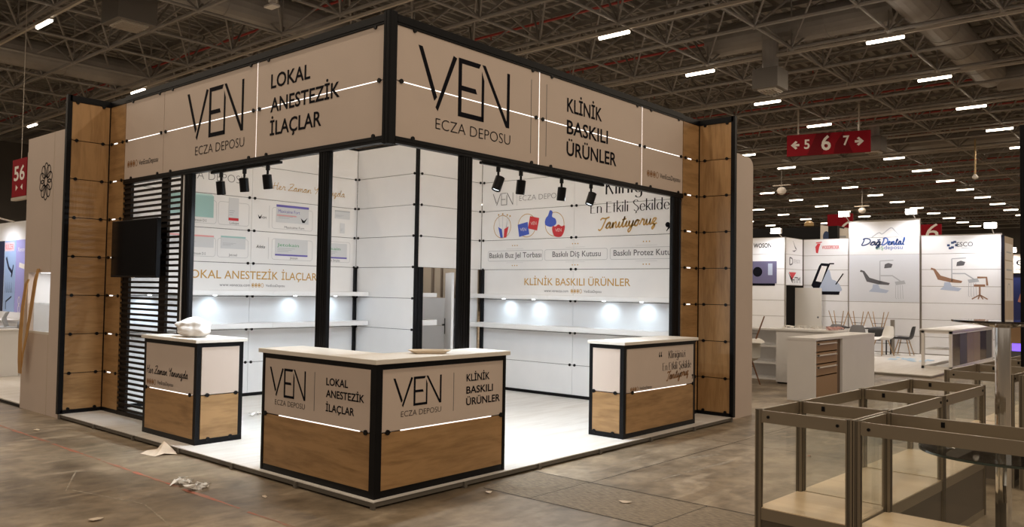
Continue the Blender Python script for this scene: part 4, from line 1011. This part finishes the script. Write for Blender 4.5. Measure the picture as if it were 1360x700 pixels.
for k,(x,y,w,h,lab) in enumerate(((.9,11.5,.5,.78,'white display plinth with small instruments at the far left edge'),(1.2,12.55,.5,.9,'taller white plinth beneath the violet poster at far left'))):
    t = thing('plinth', lab, 'plinth', (x,y,-.005))
    G().box(x-w/2,x+w/2,y-w*1.1,y+w*.9,-.005,h).build('body', WHITE, t, .008)
    G().box(x-w/2-.02,x+w/2+.02,y-w*1.1-.02,y+w*.9+.02,h,h+.03).build('top', WHITEP, t, .004)
g = G()
for k in range(5): g.path([(1.05+.05*k,11.35+.12*k,.81),(1.0+.05*k,11.35+.12*k,.98),(1.06+.05*k,11.38+.12*k,1.08)],.012,6)
g.box(.9,1.2,11.2,11.95,.81,.83)
o = g.build('instrument_rack', PG, None, origin=(1.05,11.6,.81)); tag(o,'small rack of thin instruments standing on the far left plinth','rack')
def floodlight(loc, aim, lab, power=FLOOD, arm=None):
    t = thing('floodlight', lab, 'floodlight', loc); x,y,z = loc
    d = (Vector(aim)-Vector(loc)).normalized()
    G().box(x-.05,x+.07,y-.15,y+.15,z-.06,z+.10).build('housing', WHITEP, t, .02)
    G().box(x-.07,x-.05,y-.14,y+.14,z-.05,z+.09).build('lens', FLOODM, t)
    if arm: g = G(); g.tube((x+.05,y,z),arm,.015,6); g.build('arm', CONDUIT, t)
    ld = bpy.data.lights.new('flood_lamp','SPOT'); ld.energy = power; ld.spot_size = 2.6; ld.spot_blend = .8; ld.shadow_soft_size = .12; ld.color = (.96,.96,1.0)
    lo = bpy.data.objects.new('flood_lamp', ld); lo.location = Vector(loc)+Vector((-.12,0,-.02)); lo.rotation_euler = d.to_track_quat('-Z','Y').to_euler(); COL.objects.link(lo)
floodlight((1.0,12.5,2.86),(1.5,12.6,1.0),'small bright floodlight over the far left posters',110,(1.5,12.5,2.77))

# neighbour on the right: beige wall with rounded top corner
t = thing('partition_wall', 'beige partition with rounded top corner beyond the right oak wing', 'partition', (6.5,.1,FZ))
fr = FY(.085)
pts = [(6.06,FZ),(6.80,FZ),(6.80,3.40)] + [(6.62+.18*math.cos(a*PI/16),3.40+.12*math.sin(a*PI/16)) for a in range(1,9)] + [(6.06,3.535)]
G().prism(fr, pts, -.9, 0).build('panel', BEIGE, t)

# ------------------------------------------------------------------ far stand on the right
t = thing('far_platform', 'pale wood platform with white edge of the far dental stand', 'platform', (18,4,FZ))
G().box(14.4,22,-.35,12,-.02,.0).build('deck', DECK, t); G().box(14.42,22,-.33,12,FZ,-.02).build('edge_rail', ALU, t)
FW = FX(21)
def far_wall(nm, lab, fr, u0, u1, z1, rows, loc, extra=0):
    t = thing('exhibit_wall', lab, 'display wall', loc)
    G().fbox(fr,u0,u1,0,z1,-.08,-.015).build('frame', ALU, t)
    zs = rows
    for a,b in zip(zs, zs[1:]): G().fbox(fr,u0+.02,u1-.02,a+.006,b-.006,-.02,0).build('panel', WHITE, t)
    return t
ROW = [0.02,.50,.98,1.45,1.92,2.39,2.83,3.33]
te = far_wall('', 'far white wall printed with a brown dental chair and stool', FW, -1.53,.46,3.36,ROW,(21,.5,0))
td = far_wall('', 'taller far white wall printed with a mountain logo and a grey dental chair', FX(20.95), -3.51,-1.54,3.84,ROW+[3.80],(20.95,2.5,0))
tw = far_wall('', 'far white wall printed with a red bird logo and a blue scanner', FW, -4.9,-3.52,3.34,ROW,(21,4.2,0))
t5 = far_wall('', 'far white wall printed with a purple autoclave', FX(19.6), -8.0,-4.90,3.34,ROW,(19.6,6,0))
FH = FY(4.9)
th = thing('exhibit_wall','narrow far white wall with three small logos above a doorway','display wall',(20.3,4.9,0))
G().fbox(FH,19.62,20.98,1.9,3.34,-.08,-.015).build('frame',ALU,th)
for a,b in ((1.91,2.39),(2.39,2.83),(2.83,3.33)): G().fbox(FH,19.66,20.96,a+.006,b-.006,-.02,0).build('panel',WHITE,th)
text(G(),'ESCO',FW,-.62,3.02,.40,.12,.004,off=.015).build('lettering',GREYINK,te)
G().fbox(FW,-.50,-.26,2.97,2.99,0,.004).build('small_print',PALEINK,te)
g = G()
for a,b in ((-.86,3.03),(-.76,3.1),(-.76,2.97),(-.66,3.03),(-.70,3.12),(-.82,2.95)): g.fbox(FW,a,a+.07,b,b+.06,0,.004)
g.build('logo',mat('navy_ink',(.03,.06,.16),.5),te)
NB = mat('navy_ink',(.03,.06,.16),.5); PBL = mat('print_steel_blue',(.42,.48,.60),.5); PBR = mat('print_brown',(.28,.15,.09),.5); PDK = mat('print_dark_grey',(.10,.10,.11),.5)
def dental_chair(fr, u, z, s, seatm, par, n=.003):
    q = lambda pts: [(u+a*s, z+b*s) for a,b in pts]
    G().prism(fr,q([(.02,.60),(.10,.58),(.22,.30),(.55,.22),(.85,.20),(.88,.26),(.55,.34),(.30,.42),(.15,.62),(.04,.66)])[::1],0,n).build('printed_chair_seat',seatm,par)
    G().prism(fr,q([(.28,.0),(.78,-.04),(.86,.04),(.60,.10),(.55,.22),(.40,.22),(.38,.10)]),0,n).build('printed_chair_base',PBL,par)
    g = G()
    g.ribbon(fr,q([(.60,.25),(.60,.92)]),.03*s,n); g.ribbon(fr,q([(.60,.92),(.98,.94)]),.03*s,n); g.ribbon(fr,q([(.62,.48),(.95,.48),(1.2,.30)]),.035*s,n)
    g.prism(fr,q([(1.05,.20),(1.32,.24),(1.28,.34),(1.02,.30)]),0,n)
    for k in range(4): g.ribbon(fr,q([(1.05+.06*k,.20),(1.04+.07*k,-.18),(1.08+.06*k,-.20)]),.012*s,n)
    g.build('printed_instrument_arm',PG,par)
    g = G(); g.prism(fr,q([(.72,.70),(.92,.72),(.96,.82),(.84,.86),(.74,.82)]),0,n+.001); g.build('printed_chair_lamp',PDK,par)
G().fbox(FX(20.95),-3.49,-1.56,1.46,2.83,0,.0015).build('grey_print_field',mat('pale_grey_field',(.66,.68,.72),.5),td)
dental_chair(FX(20.95),-3.20,1.75,.97,PDK,td)
dental_chair(FW,-1.30,1.83,.93,PBR,te)
g = G(); g.ribbon(FW,[(-.12,2.17),(.10,2.17),(.12,1.95)],.05,.004); g.fbox(FW,-.20,.07,1.92,1.98,0,.004); g.ribbon(FW,[(-.06,1.92),(-.06,1.68)],.04,.004)
for a in (-.25,-.1,.02,.13): g.ribbon(FW,[(-.06,1.70),(a,1.58)],.03,.004)
g.build('printed_stool',PBR,te)
script_text(G(),'DağDental' if False else 'Da',FX(20.95),-3.13,3.11,.42,.10,.035,.004).build('script_lettering',NB,td)
script_text(G(),'ğ',FX(20.95),-2.74,3.11,.16,.10,.035,.004).build('script_lettering',NB,td)
script_text(G(),'Dental',FX(20.95),-2.56,3.11,.60,.10,.035,.004).build('script_lettering',mat('mid_blue_ink',(.04,.12,.42),.5),td)
text(G(),'diş',FX(20.95),-2.74,2.98,.22,.11,.004).build('lettering',PGR,td); text(G(),'deposu',FX(20.95),-2.50,2.98,.50,.11,.004).build('lettering',MATS['mid_blue_ink'],td)
G().ribbon(FX(20.95),smooth_path([(-2.86,3.33),(-2.65,3.47),(-2.55,3.43),(-2.32,3.60),(-2.2,3.50),(-2.1,3.40),(-2.0,3.33)],4),.025,.004).build('mountain_line',PG,td)
g = G(); g.prism(FW,[(-4.5,2.92),(-4.44,2.90),(-4.40,3.1),(-4.36,3.2),(-4.45,3.2),(-4.52,3.1)],0,.004); g.ribbon(FW,[(-4.5,3.22),(-4.32,3.24)],.03,.004); g.build('bird_logo',PR,tw)
text(G(),'WOODPECKER',FW,-4.32,3.03,.52,.10,.004,off=.02).build('lettering',PR,tw)
g = G(); g.prism(FW,smooth_path([(-4.45,1.74),(-3.78,1.74),(-3.76,1.90),(-3.90,2.06),(-4.02,2.12),(-4.10,2.40),(-4.2,2.3),(-4.42,1.9)],4,True),0,.003); g.build('printed_scanner_body',PBL,tw)
g = G(); g.prism(FW,[(-4.64,1.92),(-4.55,1.80),(-4.42,1.78),(-4.06,2.58),(-4.34,2.60),(-4.40,2.52)],.003,.005); g.prism(FW,[(-4.4,1.64),(-3.8,1.64),(-3.78,1.74),(-4.4,1.74)],.003,.005); g.ribbon(FW,[(-4.1,2.58),(-3.95,2.58)],.04,.005); g.ribbon(FW,[(-3.9,1.95),(-3.68,2.28)],.035,.005); g.build('printed_scanner_frame',INK,tw)
G().prism(FW,[(-4.50,2.05),(-4.33,2.02),(-4.16,2.50),(-4.32,2.52)],.005,.007).build('printed_scanner_screen',WHITEP,tw)
f5 = FX(19.6)
text(G(),'WOSON',f5,-5.88,3.03,.56,.13,.004,off=.02).build('lettering',INK,t5)
G().fbox(f5,-6.0,-5.15,1.95,2.62,0,.004).build('printed_autoclave',mat('print_purple_grey',(.13,.12,.22),.5),t5)
g = G(); g.disc(f5,-5.75,2.30,.15,.004,.006,20); g.fbox(f5,-5.95,-5.2,1.88,1.95,.004,.006); g.build('printed_autoclave_door',INK,t5)
G().fbox(f5,-5.42,-5.28,2.2,2.55,.004,.006).build('printed_autoclave_panel',PBL,t5)
text(G(),'HTM',FH,20.15,1.98,.60,.18,.004).build('lettering',INK,th)
G().prism(FH,[(19.9,2.3),(20.15,2.08),(20.45,2.3)],0,.004).build('logo_triangle',PR,th); G().prism(FH,[(19.86,2.28),(20.12,2.0),(20.12,2.1)],0,.005).build('logo_wedge',INK,th)
g = G(); g.ribbon(FH,[(19.95,2.52),(19.95,2.74)],.06,.004); g.ribbon(FH,smooth_path([(19.95,2.74),(20.15,2.7),(20.15,2.56),(19.95,2.52)],4),.04,.004); text(g,'DENOX',FH,20.25,2.58,.5,.12,.004,off=-.02); g.build('lettering',GREYINK,th)
g = G(); g.prism(FH,[(20.2,3.25),(20.35,3.1),(20.5,3.0),(20.38,3.02)],0,.004); g.prism(FH,[(20.12,2.95),(20.3,2.96),(20.5,3.0),(20.3,2.92)],0,.004); g.build('bird_logo',GREYINK,th)
# doorway, door leaf and store behind
t = thing('far_store', 'tan lined open doorway under the three small logos', 'doorway', (20.3,5.5,0))
G().box(19.72,20.9,5.9,5.95,0,2.2).build('lining', TAN, t); G().box(19.72,19.76,4.92,5.9,0,1.9).build('jamb', ALU, t)
g = G(); g.tube((20.2,5.86,.2),(20.25,5.86,1.6),.035,8); g.box(20.05,20.3,5.8,5.9,1.5,1.7); g.build('hose', mat('dark_tan',(.2,.15,.11),.6), t)
t = thing('door', 'plain cream door with small round knob below the red bird logo', 'door', (20.85,4.7,0))
G().box(20.83,20.87,4.27,5.08,.03,1.84).build('leaf', mat('cream_door',(.66,.63,.57),.5), t); G().lathe((20.83,4.36,.95),[(.015,0),(.03,.03),(.02,.06)],10,(-1,0,0)).build('knob', PDK, t)
floodlight((20.55,3.5,4.0),(21.5,3.3,0),'floodlight on the upper left corner of the tall mountain logo wall',FLOOD,(20.95,3.5,3.84))
floodlight((20.55,1.66,3.98),(21.5,1.6,0),'floodlight on the upper right corner of the tall mountain logo wall',FLOOD,(20.95,1.66,3.84))
floodlight((20.6,-.28,3.52),(21.4,0,0),'floodlight above the printed brown dental chair wall',FLOOD,(21,-.28,3.34))
floodlight((19.2,5.0,3.47),(20.1,5.3,0),'floodlight above the wall with the purple autoclave',FLOOD,(19.6,5.0,3.34))
# front counters of the far stand
t = thing('drawer_counter', 'white counter with brown drawers in front of the far stand', 'counter', (10.2,.2,FZ))
g = G(); g.box(8.80,8.84,-.05,.40,FZ,.90); g.box(10.02,11.7,-.05,.40,FZ,.90); g.box(8.84,10.02,.36,.399,FZ,.90); g.box(8.795,11.705,-.055,.405,.90,.94)
g.build('carcass', WHITE, t)
BRN = mat('brown_laminate',(.34,.21,.11),.5); BRND = mat('dark_brown_laminate',(.12,.07,.035),.5)
for z0,z1 in ((.72,.88),(.53,.70),(.34,.51),(FZ+.02,.32)):
    d_ = G().box(8.86,9.86,-.02,.0,z0,z1).build('drawer', BRN, t)
    if z0 > .3:
        g = G(); g.box(8.95,9.78,-.055,-.03,z1-.05,z1-.03); g.box(8.95,8.98,-.055,-.02,z1-.055,z1-.03); g.box(9.75,9.78,-.055,-.02,z1-.055,z1-.03); g.build('handle', TOPM, d_)
G().box(9.86,10.02,-.01,.30,FZ,.90).build('recess_side', BRND, t)
t = thing('counter', 'white counter strewn with torn film, behind the counter with brown drawers', 'counter', (11.3,.9,FZ))
G().box(11.0,11.7,.42,1.52,FZ+.03,.94).build('body', WHITE, t, .005); G().box(10.97,11.73,.42,1.55,.94,.975).build('worktop', WHITE, t, .004); G().box(11.03,11.7,.45,1.5,FZ,FZ+.03).build('plinth', BLACKP, t)
def film2(lab,c,r,z,m,seed):
    rnd = random.Random(seed); g = G()
    for k in range(40):
        p = Vector((c[0]+rnd.uniform(-.25,.25),c[1]+rnd.uniform(-r,r),z)); s = rnd.uniform(.03,.10)
        g.add([p+Vector((rnd.uniform(-s,s),rnd.uniform(-s,s),rnd.uniform(0,.07))) for _ in range(4)],[(0,1,2),(1,2,3)])
    o = g.build('plastic_wrap',m,None,origin=(c[0],c[1],z)); tag(o,lab,'plastic wrap')
film2('torn clear film heaped along the white counter top of the far stand',(11.35,1.05),.38,.977,FILM,11)
film2('pinkish film at the right end of the white counter top',(11.35,.55),.1,.977,mat('pink_film',(.75,.45,.42),.4),13)
t = thing('shelf_unit', 'low open white shelf unit with three compartments, left of the film strewn counter', 'shelf', (11.6,2.3,FZ))
g = G(); g.box(11.85,11.88,1.58,3.0,FZ,.95); g.box(11.5,11.88,1.56,1.59,FZ,.95); g.box(11.5,11.88,2.97,3.0,FZ,.95); g.build('carcass', WHITE, t)
for zz in (FZ+.02,.27,.60,.93): G().box(11.48,11.86,1.57,2.99,zz-.015,zz+.02).build('shelf_board', WHITE, t)

# shell chairs
LEGW = mat('walnut_leg',(.20,.09,.045),.5); LEGB = mat('beech_leg',(.42,.28,.16),.5); SHW = mat('white_shell',(.76,.74,.70),.4); SHG = mat('grey_shell',(.20,.20,.21),.45); SHK = mat('black_shell',(.02,.02,.022),.45)
def make_chair(shell, leg, lab):
    t = thing('shell_chair', lab, 'chair', (0,0,0), None)
    prof = [(.24,.43),(.16,.445),(0,.43),(-.14,.425),(-.20,.45),(-.24,.55),(-.27,.68),(-.29,.80)]
    wid = [.21,.225,.235,.23,.225,.22,.20,.15]; rows = []
    g = G()
    for (x,z),w in zip(prof,wid):
        rows.append([(x+(.05*abs(k)**2 if z>.5 else 0), w*k, z+(.07*abs(k)**3 if z<=.46 else 0)) for k in (-1,-.7,-.35,0,.35,.7,1)])
    vs = [v for r in rows for v in r]; n = 7
    g.add(vs,[(i*n+j,i*n+j+1,(i+1)*n+j+1,(i+1)*n+j) for i in range(len(rows)-1) for j in range(n-1)])
    o = g.build('shell', shell, t, smooth=False); s = o.modifiers.new('thickness','SOLIDIFY'); s.thickness = .012; ss = o.modifiers.new('smooth','SUBSURF'); ss.levels = 1; ss.render_levels = 1
    for sx,sy in ((1,1),(1,-1),(-1,1),(-1,-1)): G().tube((.10*sx,.11*sy,.425),(.21*sx,.21*sy,0),.016,8,.011).build('leg', leg, t)
    G().tube((.13,.13,.33),(-.13,-.13,.33),.006,6).tube((.13,-.13,.33),(-.13,.13,.33),.006,6).build('brace', BLACKP, t)
    return t
def put(o, loc, rz, lab, flip=False, grp=None):
    o.location = (loc[0],loc[1],loc[2]+.012); o.rotation_euler = (PI if flip else 0, 0, rz); o['label'] = lab
    if grp: o['group'] = grp
cw = make_chair(SHW, LEGW, 'x'); put(cw,(10.35,1.86,FZ),2.6,'white shell chair with walnut legs beside the right beige wall')
c2 = copy_tree(cw); put(c2,(10.47,1.84,1.20),2.6+PI,'upturned white shell chair balanced on another by the right beige wall',True)
t = thing('side_table', 'narrow black table under the upturned chairs of the far stand', 'table', (20.15,2.95,0))
G().box(19.9,20.4,2.1,3.8,.69,.72).build('table_top', SHK, t, .004)
for x in (19.95,20.35):
    for y in (2.15,3.75): G().tube((x,y,0),(x,y,.69),.02,8).build('leg', SHK, t)
pile = [((19.35,3.45,0),2.9,SHG,'grey shell chair at the left of the chair pile under the scanner wall',False),((19.3,2.75,0),3.3,SHG,'grey shell chair in front of the chair pile under the mountain logo wall',False),
        ((19.4,2.1,0),2.6,SHW,'white shell chair at the right of the chair pile',False),((20.15,1.75,0),1.6,SHK,'black shell chair at the right end of the black table under the mountain logo wall',False),
        ((20.09,3.5,1.168),0,SHK,'upturned black shell chair on top of the pile at its left end',True),((20.09,2.95,1.168),0,SHW,'upturned white shell chair on top in the middle of the pile',True),((20.09,2.4,1.168),0,SHK,'upturned black shell chair on top of the pile at its right end',True)]
for loc,rz,sh,lab,fl_ in pile: put(make_chair(sh,LEGB,lab),loc,rz,lab,fl_,'piled shell chairs')

# display cabinet of the far stand
t = thing('display_cabinet', 'white framed display cabinet with dark mirrored doors on the far platform', 'cabinet', (18.5,0,0))
x0,x1,y0,y1,h = 16.2,20.6,-.33,.30,.86
g = G()
for x in (x0,x1-.06):
    for y in (y0,y1-.06): g.box(x,x+.06,y,y+.06,0,h)
for z in (.0,h-.06): g.box(x0,x1,y0,y0+.05,z,z+.06); g.box(x0,x1,y1-.05,y1,z,z+.06); g.box(x0,x0+.05,y0,y1,z,z+.06)
g.build('frame', WHITEP, t); G().box(x0-.04,x1+.04,y0-.04,y1+.04,h,h+.03).build('top', WHITE, t); G().box(x0+.05,x0+1.0,y0+.05,y1-.05,.43,.45).build('shelf', WHITE, t)
for k,m in enumerate((mat('dark_reflection',(.09,.075,.065),.12),PDK,mat('tan_reflection',(.36,.29,.23),.2),MATS['tan_reflection'],MATS['dark_reflection'],PDK)):
    a = x0+.08+k*.70; G().box(a,a+.68,y0+.005,y0+.02,.07,h-.07).build('door', m, t)  # door tones vary to imitate reflections in smoked mirror
o = G().tube((21.6-.9,2.2,0),(21.6-.9,2.2,.95),.06,10).build('bollard', ALU, None, origin=(20.7,2.2,0)); tag(o,'short grey metal post standing on the far platform right of the chair pile','post')
def litter(c, lab, seed):
    rnd = random.Random(seed); g = G()
    for k in range(5):
        x,y = c[0]+rnd.uniform(-.4,.4), c[1]+rnd.uniform(-.3,.3); s = rnd.uniform(.08,.2); g.add([(x-s,y-s*.5,.004),(x+s,y-s*.6,.01),(x+s*.8,y+s*.5,.03),(x-s*.9,y+s*.6,.008)],[(0,1,2,3)])
    o = g.build('protective_film', mat('blue_film',(.40,.56,.70),.3), None, origin=(c[0],c[1],0)); tag(o,lab,'film')
litter((17.0,2.6),'pale blue film scraps on the far platform nearest the drawer counter',1); litter((18.6,1.3),'pale blue film scraps on the far platform in the middle',2); litter((18.4,.75),'pale blue film scraps on the far platform seen by the white cabinet',3)
# end pillar with tan board and neighbouring far stands
t = thing('end_panel', 'narrow panel with pale logo plates at the right end of the far stand', 'panel', (21.3,-.56,0))
fe = FY(-.53); G().fbox(fe,20.96,22.2,0,3.28,-.06,0).build('board', TAN, t); G().fbox(fe,20.94,20.97,0,3.3,-.07,.004).build('edge', INK, t)
for a,b in ((2.65,3.1),(2.15,2.62),(1.55,2.12)): G().fbox(fe,21.05,22.1,a,b,0,.004).build('plate', SIGNW, t)
G().fbox(fe,21.2,21.95,2.36,2.41,.004,.006).build('small_print', PALEINK, t); G().fbox(fe,21.2,21.9,2.84,2.88,.004,.006).build('small_print', PALEINK, t)
G().ribbon(fe,[(21.35,1.65),(21.35,1.9),(21.45,2.0),(21.65,2.0),(21.75,1.9),(21.75,1.65)],.03,.005).build('logo', PG, t)
t = thing('distant_stand', 'distant stand with cream e sign and dark blue posters at the right edge', 'stand', (26,-.2,FZ))
f26 = FX(26); G().fbox(f26,-.3,1.6,2.42,3.02,-.06,0).build('sign_board', mat('cream_sign',(.68,.60,.48),.5), t)
text(G(),'e',f26,-.02,2.66,.22,.26,.005).build('lettering', INK, t); text(G(),'M E',f26,-.02,2.50,.24,.07,.005).build('lettering', GREYINK, t); G().fbox(f26,-.27,-.12,2.6,2.84,0,.005).build('logo', PR, t)
G().fbox(FX(26.1),-.5,2.5,FZ,2.4,-.05,0).build('poster_wall', mat('navy_poster',(.012,.02,.09),.4), t)
g = G(); g.ribbon(FX(26.1),[(.05,1.5),(.2,2.0),(.3,2.2)],.10,.004); g.build('poster_print', mat('poster_copper',(.35,.14,.10),.4), t)
floodlight((25.7,.1,3.12),(26.3,.3,1),'small floodlight over the distant cream e sign',120,(26,.1,3.0))
t = thing('wood_counter', 'distant wooden counter with violet glow strip at the right edge', 'counter', (17,-1.6,FZ))
G().box(17,18.5,-2.6,-1.33,.62,1.0).build('upper_body', BRN, t); G().box(17,18.5,-2.6,-1.33,FZ,.45).build('plinth', PDK, t)
G().box(17.03,18.5,-2.6,-1.35,.45,.62).build('glow_strip', mat('violet_glow',(.3,.2,.9),.4,emit=(.16,.08,.95),estr=1.8), t); G().box(16.96,18.5,-2.6,-1.3,1.0,1.03).build('top', WHITE, t)
t = thing('distant_stand', 'distant black stand with tilted white panel behind the far white wall', 'stand', (30,8,FZ))
G().box(30.2,31,7.05,11,FZ,4.5).build('black_body', BLACKP, t)
fr = rot_frame((30.1,7.72,3.6),(.6,-1,0),(-1,-.6,0)); G().prism(fr,[(0,0),(1.15,0),(1.15,.75),(0,.95)],0,.06).build('white_panel', SIGNW, t)
g = G(); g.disc(fr,.22,.45,.13,.06,.07,16,.24); g.build('logo', NB, t); G().fbox(fr,.42,1.0,.42,.5,.06,.066).build('small_print', PG, t)
G().lathe((30.5,8.35,4.5),[(.1,0),(.2,.06),(.2,.18),(.08,.28)],14).build('gold_dome', mat('old_gold',(.42,.28,.12),.4), t)
for lab,y0,y1,z0,z1,s in (('distant square red sign reading 6, partly behind the tall mountain logo wall',6.85,7.9,4.0,5.1,'6'),('small distant red sign corner right of the tall mountain logo wall',3.25,4.2,3.7,4.45,'6 ')):
    t = thing('mast_sign', lab, 'sign', (30.6 if s=='6 ' else 31.4,(y0+y1)/2,z0)); fz = FX(30.6 if s=='6 ' else 31.4)
    G().fbox(fz,-y1,-y0,z0,z1,-.1,0).build('board', RED, t); text(G(),s.strip(),fz,-y0-.55,z0+.15,.45,.62,.005,shear=.15).build('numeral', SIGNW, t)
    p = fz(-(y0+y1)/2,z0,-.05); G().tube(p,(p[0],p[1],FZ),.04,6).build('mast', CONDUIT, t)
g = profile_post('upright_post', 'tall dark post at the right edge of the picture', 6.43, -3.22, .05, .05, FZ, 3.53)

# ------------------------------------------------------------------ glass showcases
ROT = -.049
def make_showcase(L, D, lab, H=1.0, S=.43):
    t = thing('glass_showcase', lab, 'showcase', (0,0,0)); w = .035
    for x in (0,L-w):
        for y in (0,-D+w):
            g = G(); g.box(x,x+w,y-w,y,0,H)
            for k in (.2,.45,.7): g.box(x+w*k-.003,x+w*k+.003,y-w-.002,y+.002,0,H); g.box(x-.002,x+w+.002,y-w*k-.003,y-w*k+.003,0,H)
            po = g.build('post', CASEALU, t)
            g = G()
            for k in (.33,.58): g.box(x+w*k-.002,x+w*k+.002,y-w-.0028,y+.0028,.002,H-.002); g.box(x-.0028,x+w+.0028,y-w*k-.002,y-w*k+.002,.002,H-.002)
            g.build('groove_shade', BLACKP, po)  # black strips put the shade of the post grooves into colour
    def rails(z0, z1, nm):
        for a,b,c,d in ((w,L-w,-.020,-.004),(w,L-w,-D+.004,-D+.020),(.004,.020,-D+w,-w),(L-.020,L-.004,-D+w,-w)): G().box(a,b,c,d,z0,z1).build(nm, CASEALU, t)
    rails(H-.075, H-.004, 'top_rail'); rails(S-.07, S-.004, 'lower_rail'); rails(.0,.05,'foot_rail')
    G().box(.01,L-.01,-D+.01,-.01,S-.02,S).build('shelf', CASEWOOD, t)
    for a,b,c,d in ((w,L-w,-.014,-.009),(w,L-w,-D+.009,-D+.014),(.009,.014,-D+w,-w),(L-.014,L-.009,-D+w,-w)):
        G().box(a,b,c,d,.05,S-.07).build('lower_panel', CASEPANEL, t)
        p_, q_ = ((a,(c+d)/2),(b,(c+d)/2)) if b-a > d-c else (((a+b)/2,c),((a+b)/2,d))
        G().add([(*p_,S),(*q_,S),(*q_,H-.075),(*p_,H-.075)],[(0,1,2,3)]).build('glass_pane', GLASS, t)
    g = G()
    for a in (.07,L-.07): g.lathe((a,-D+.004,H-.04),[(.009,0),(.009,.006)],8,(0,-1,0)); g.lathe((a,-.004,H-.04),[(.009,0),(.009,.006)],8,(0,1,0))
    for c in (-.08,-D+.08): g.lathe((.004,c,H-.04),[(.009,0),(.009,.006)],8,(-1,0,0))
    g.box(L-.024,L-.003,-D*.30-.010,-D*.30+.010,H-.05,H-.02)
    g.build('fittings', BLACKP, t)
    return t
def place(o, loc, rz=ROT): o.location = (loc[0],loc[1],FZ); o.rotation_euler = (0,0,rz); return o
e1 = Vector((math.cos(ROT),math.sin(ROT))); e2 = Vector((math.sin(ROT),-math.cos(ROT))); A0 = Vector((.574,-2.771))
pt = lambda a,b: A0 + e1*a + e2*b
place(make_showcase(.585,.565,'short glass showcase nearest the camera, at the left end of the front row'), pt(0,0))
s_long = make_showcase(1.04,.565,'long glass showcase in the middle of the front row, behind the short one'); place(s_long, pt(.587,0))
c2 = copy_tree(s_long); place(c2, pt(1.629,0)); c2['label'] = 'long glass showcase at the far end of the front row, beside the chrome stand'
for o in (s_long,c2): o['group'] = 'glass showcases'
s_x = make_showcase(.485,1.05,'glass showcase running out of the picture at the bottom right corner'); place(s_x, pt(.0,.572))
B0 = Vector((4.41,-2.897)); q_ = lambda a,b: B0 + e1*a + e2*b
for k,lab in enumerate(('glass showcase at the near end of the second row, right of the front row end','glass showcase in the middle of the second row, seen through the nearer ones','last glass showcase of the second row, towards the white cabinet')):
    c = copy_tree(s_long); place(c, q_(1.045*k,0)); c['label'] = lab; c['group'] = 'glass showcases'
c = copy_tree(s_long); place(c, q_(-.02,.61)); c['label'] = 'glass showcase at the right picture edge, next to the second row'

# chrome stand with two round glass tops
cx, cy = 1.573, -3.870
t = thing('glass_table', 'chrome pole stand with a large round glass top and a small upper glass disc', 'table', (cx,cy,FZ))
G().lathe((cx,cy,FZ),[(.24,0),(.25,.01),(.22,.03),(.05,.05)],32).build('base', CHROME, t, smooth=False)
G().tube((cx,cy,FZ+.04),(cx,cy,1.46),.042,24).build('pole', CHROME, t)
G().lathe((cx,cy,.69),[(.445,0),(.45,.003),(.45,.012),(.445,.015)],56).build('large_glass_top', GLASSG, t)
G().lathe((cx,cy,.692),[(.4505,0),(.4515,.001),(.4515,.010),(.4505,.011)],56)
g = G(); n = 56
vs = [(cx+.4512*math.cos(2*PI*i/n),cy+.4512*math.sin(2*PI*i/n),z) for z in (.690,.704) for i in range(n)]
g.add(vs,[(i,(i+1)%n,n+(i+1)%n,n+i) for i in range(n)]).build('glass_rim', GLASSEDGE, t)
G().lathe((cx,cy,1.470),[(.05,-.03),(.16,-.012),(.27,0),(.272,.004),(.272,.010),(.27,.012)],48).build('small_glass_top', glass_mat('smoky_glass',(.45,.40,.36)), t)
G().lathe((cx,cy,.62),[(.043,0),(.055,.01),(.055,.06),(.09,.068)],24).build('collar', CHROME, t)
g = G(); g.tube((cx-.05,cy-.02,.63),(cx-.075,cy-.02,.52),.014,8); g.tube((cx-.075,cy-.02,.52),(cx-.05,cy-.02,.42),.012,8); g.build('bracket', CHROME, t)
G().lathe((cx,cy,1.44),[(.043,0),(.06,.008),(.06,.02),(.045,.028)],24).build('upper_collar', CHROME, t)
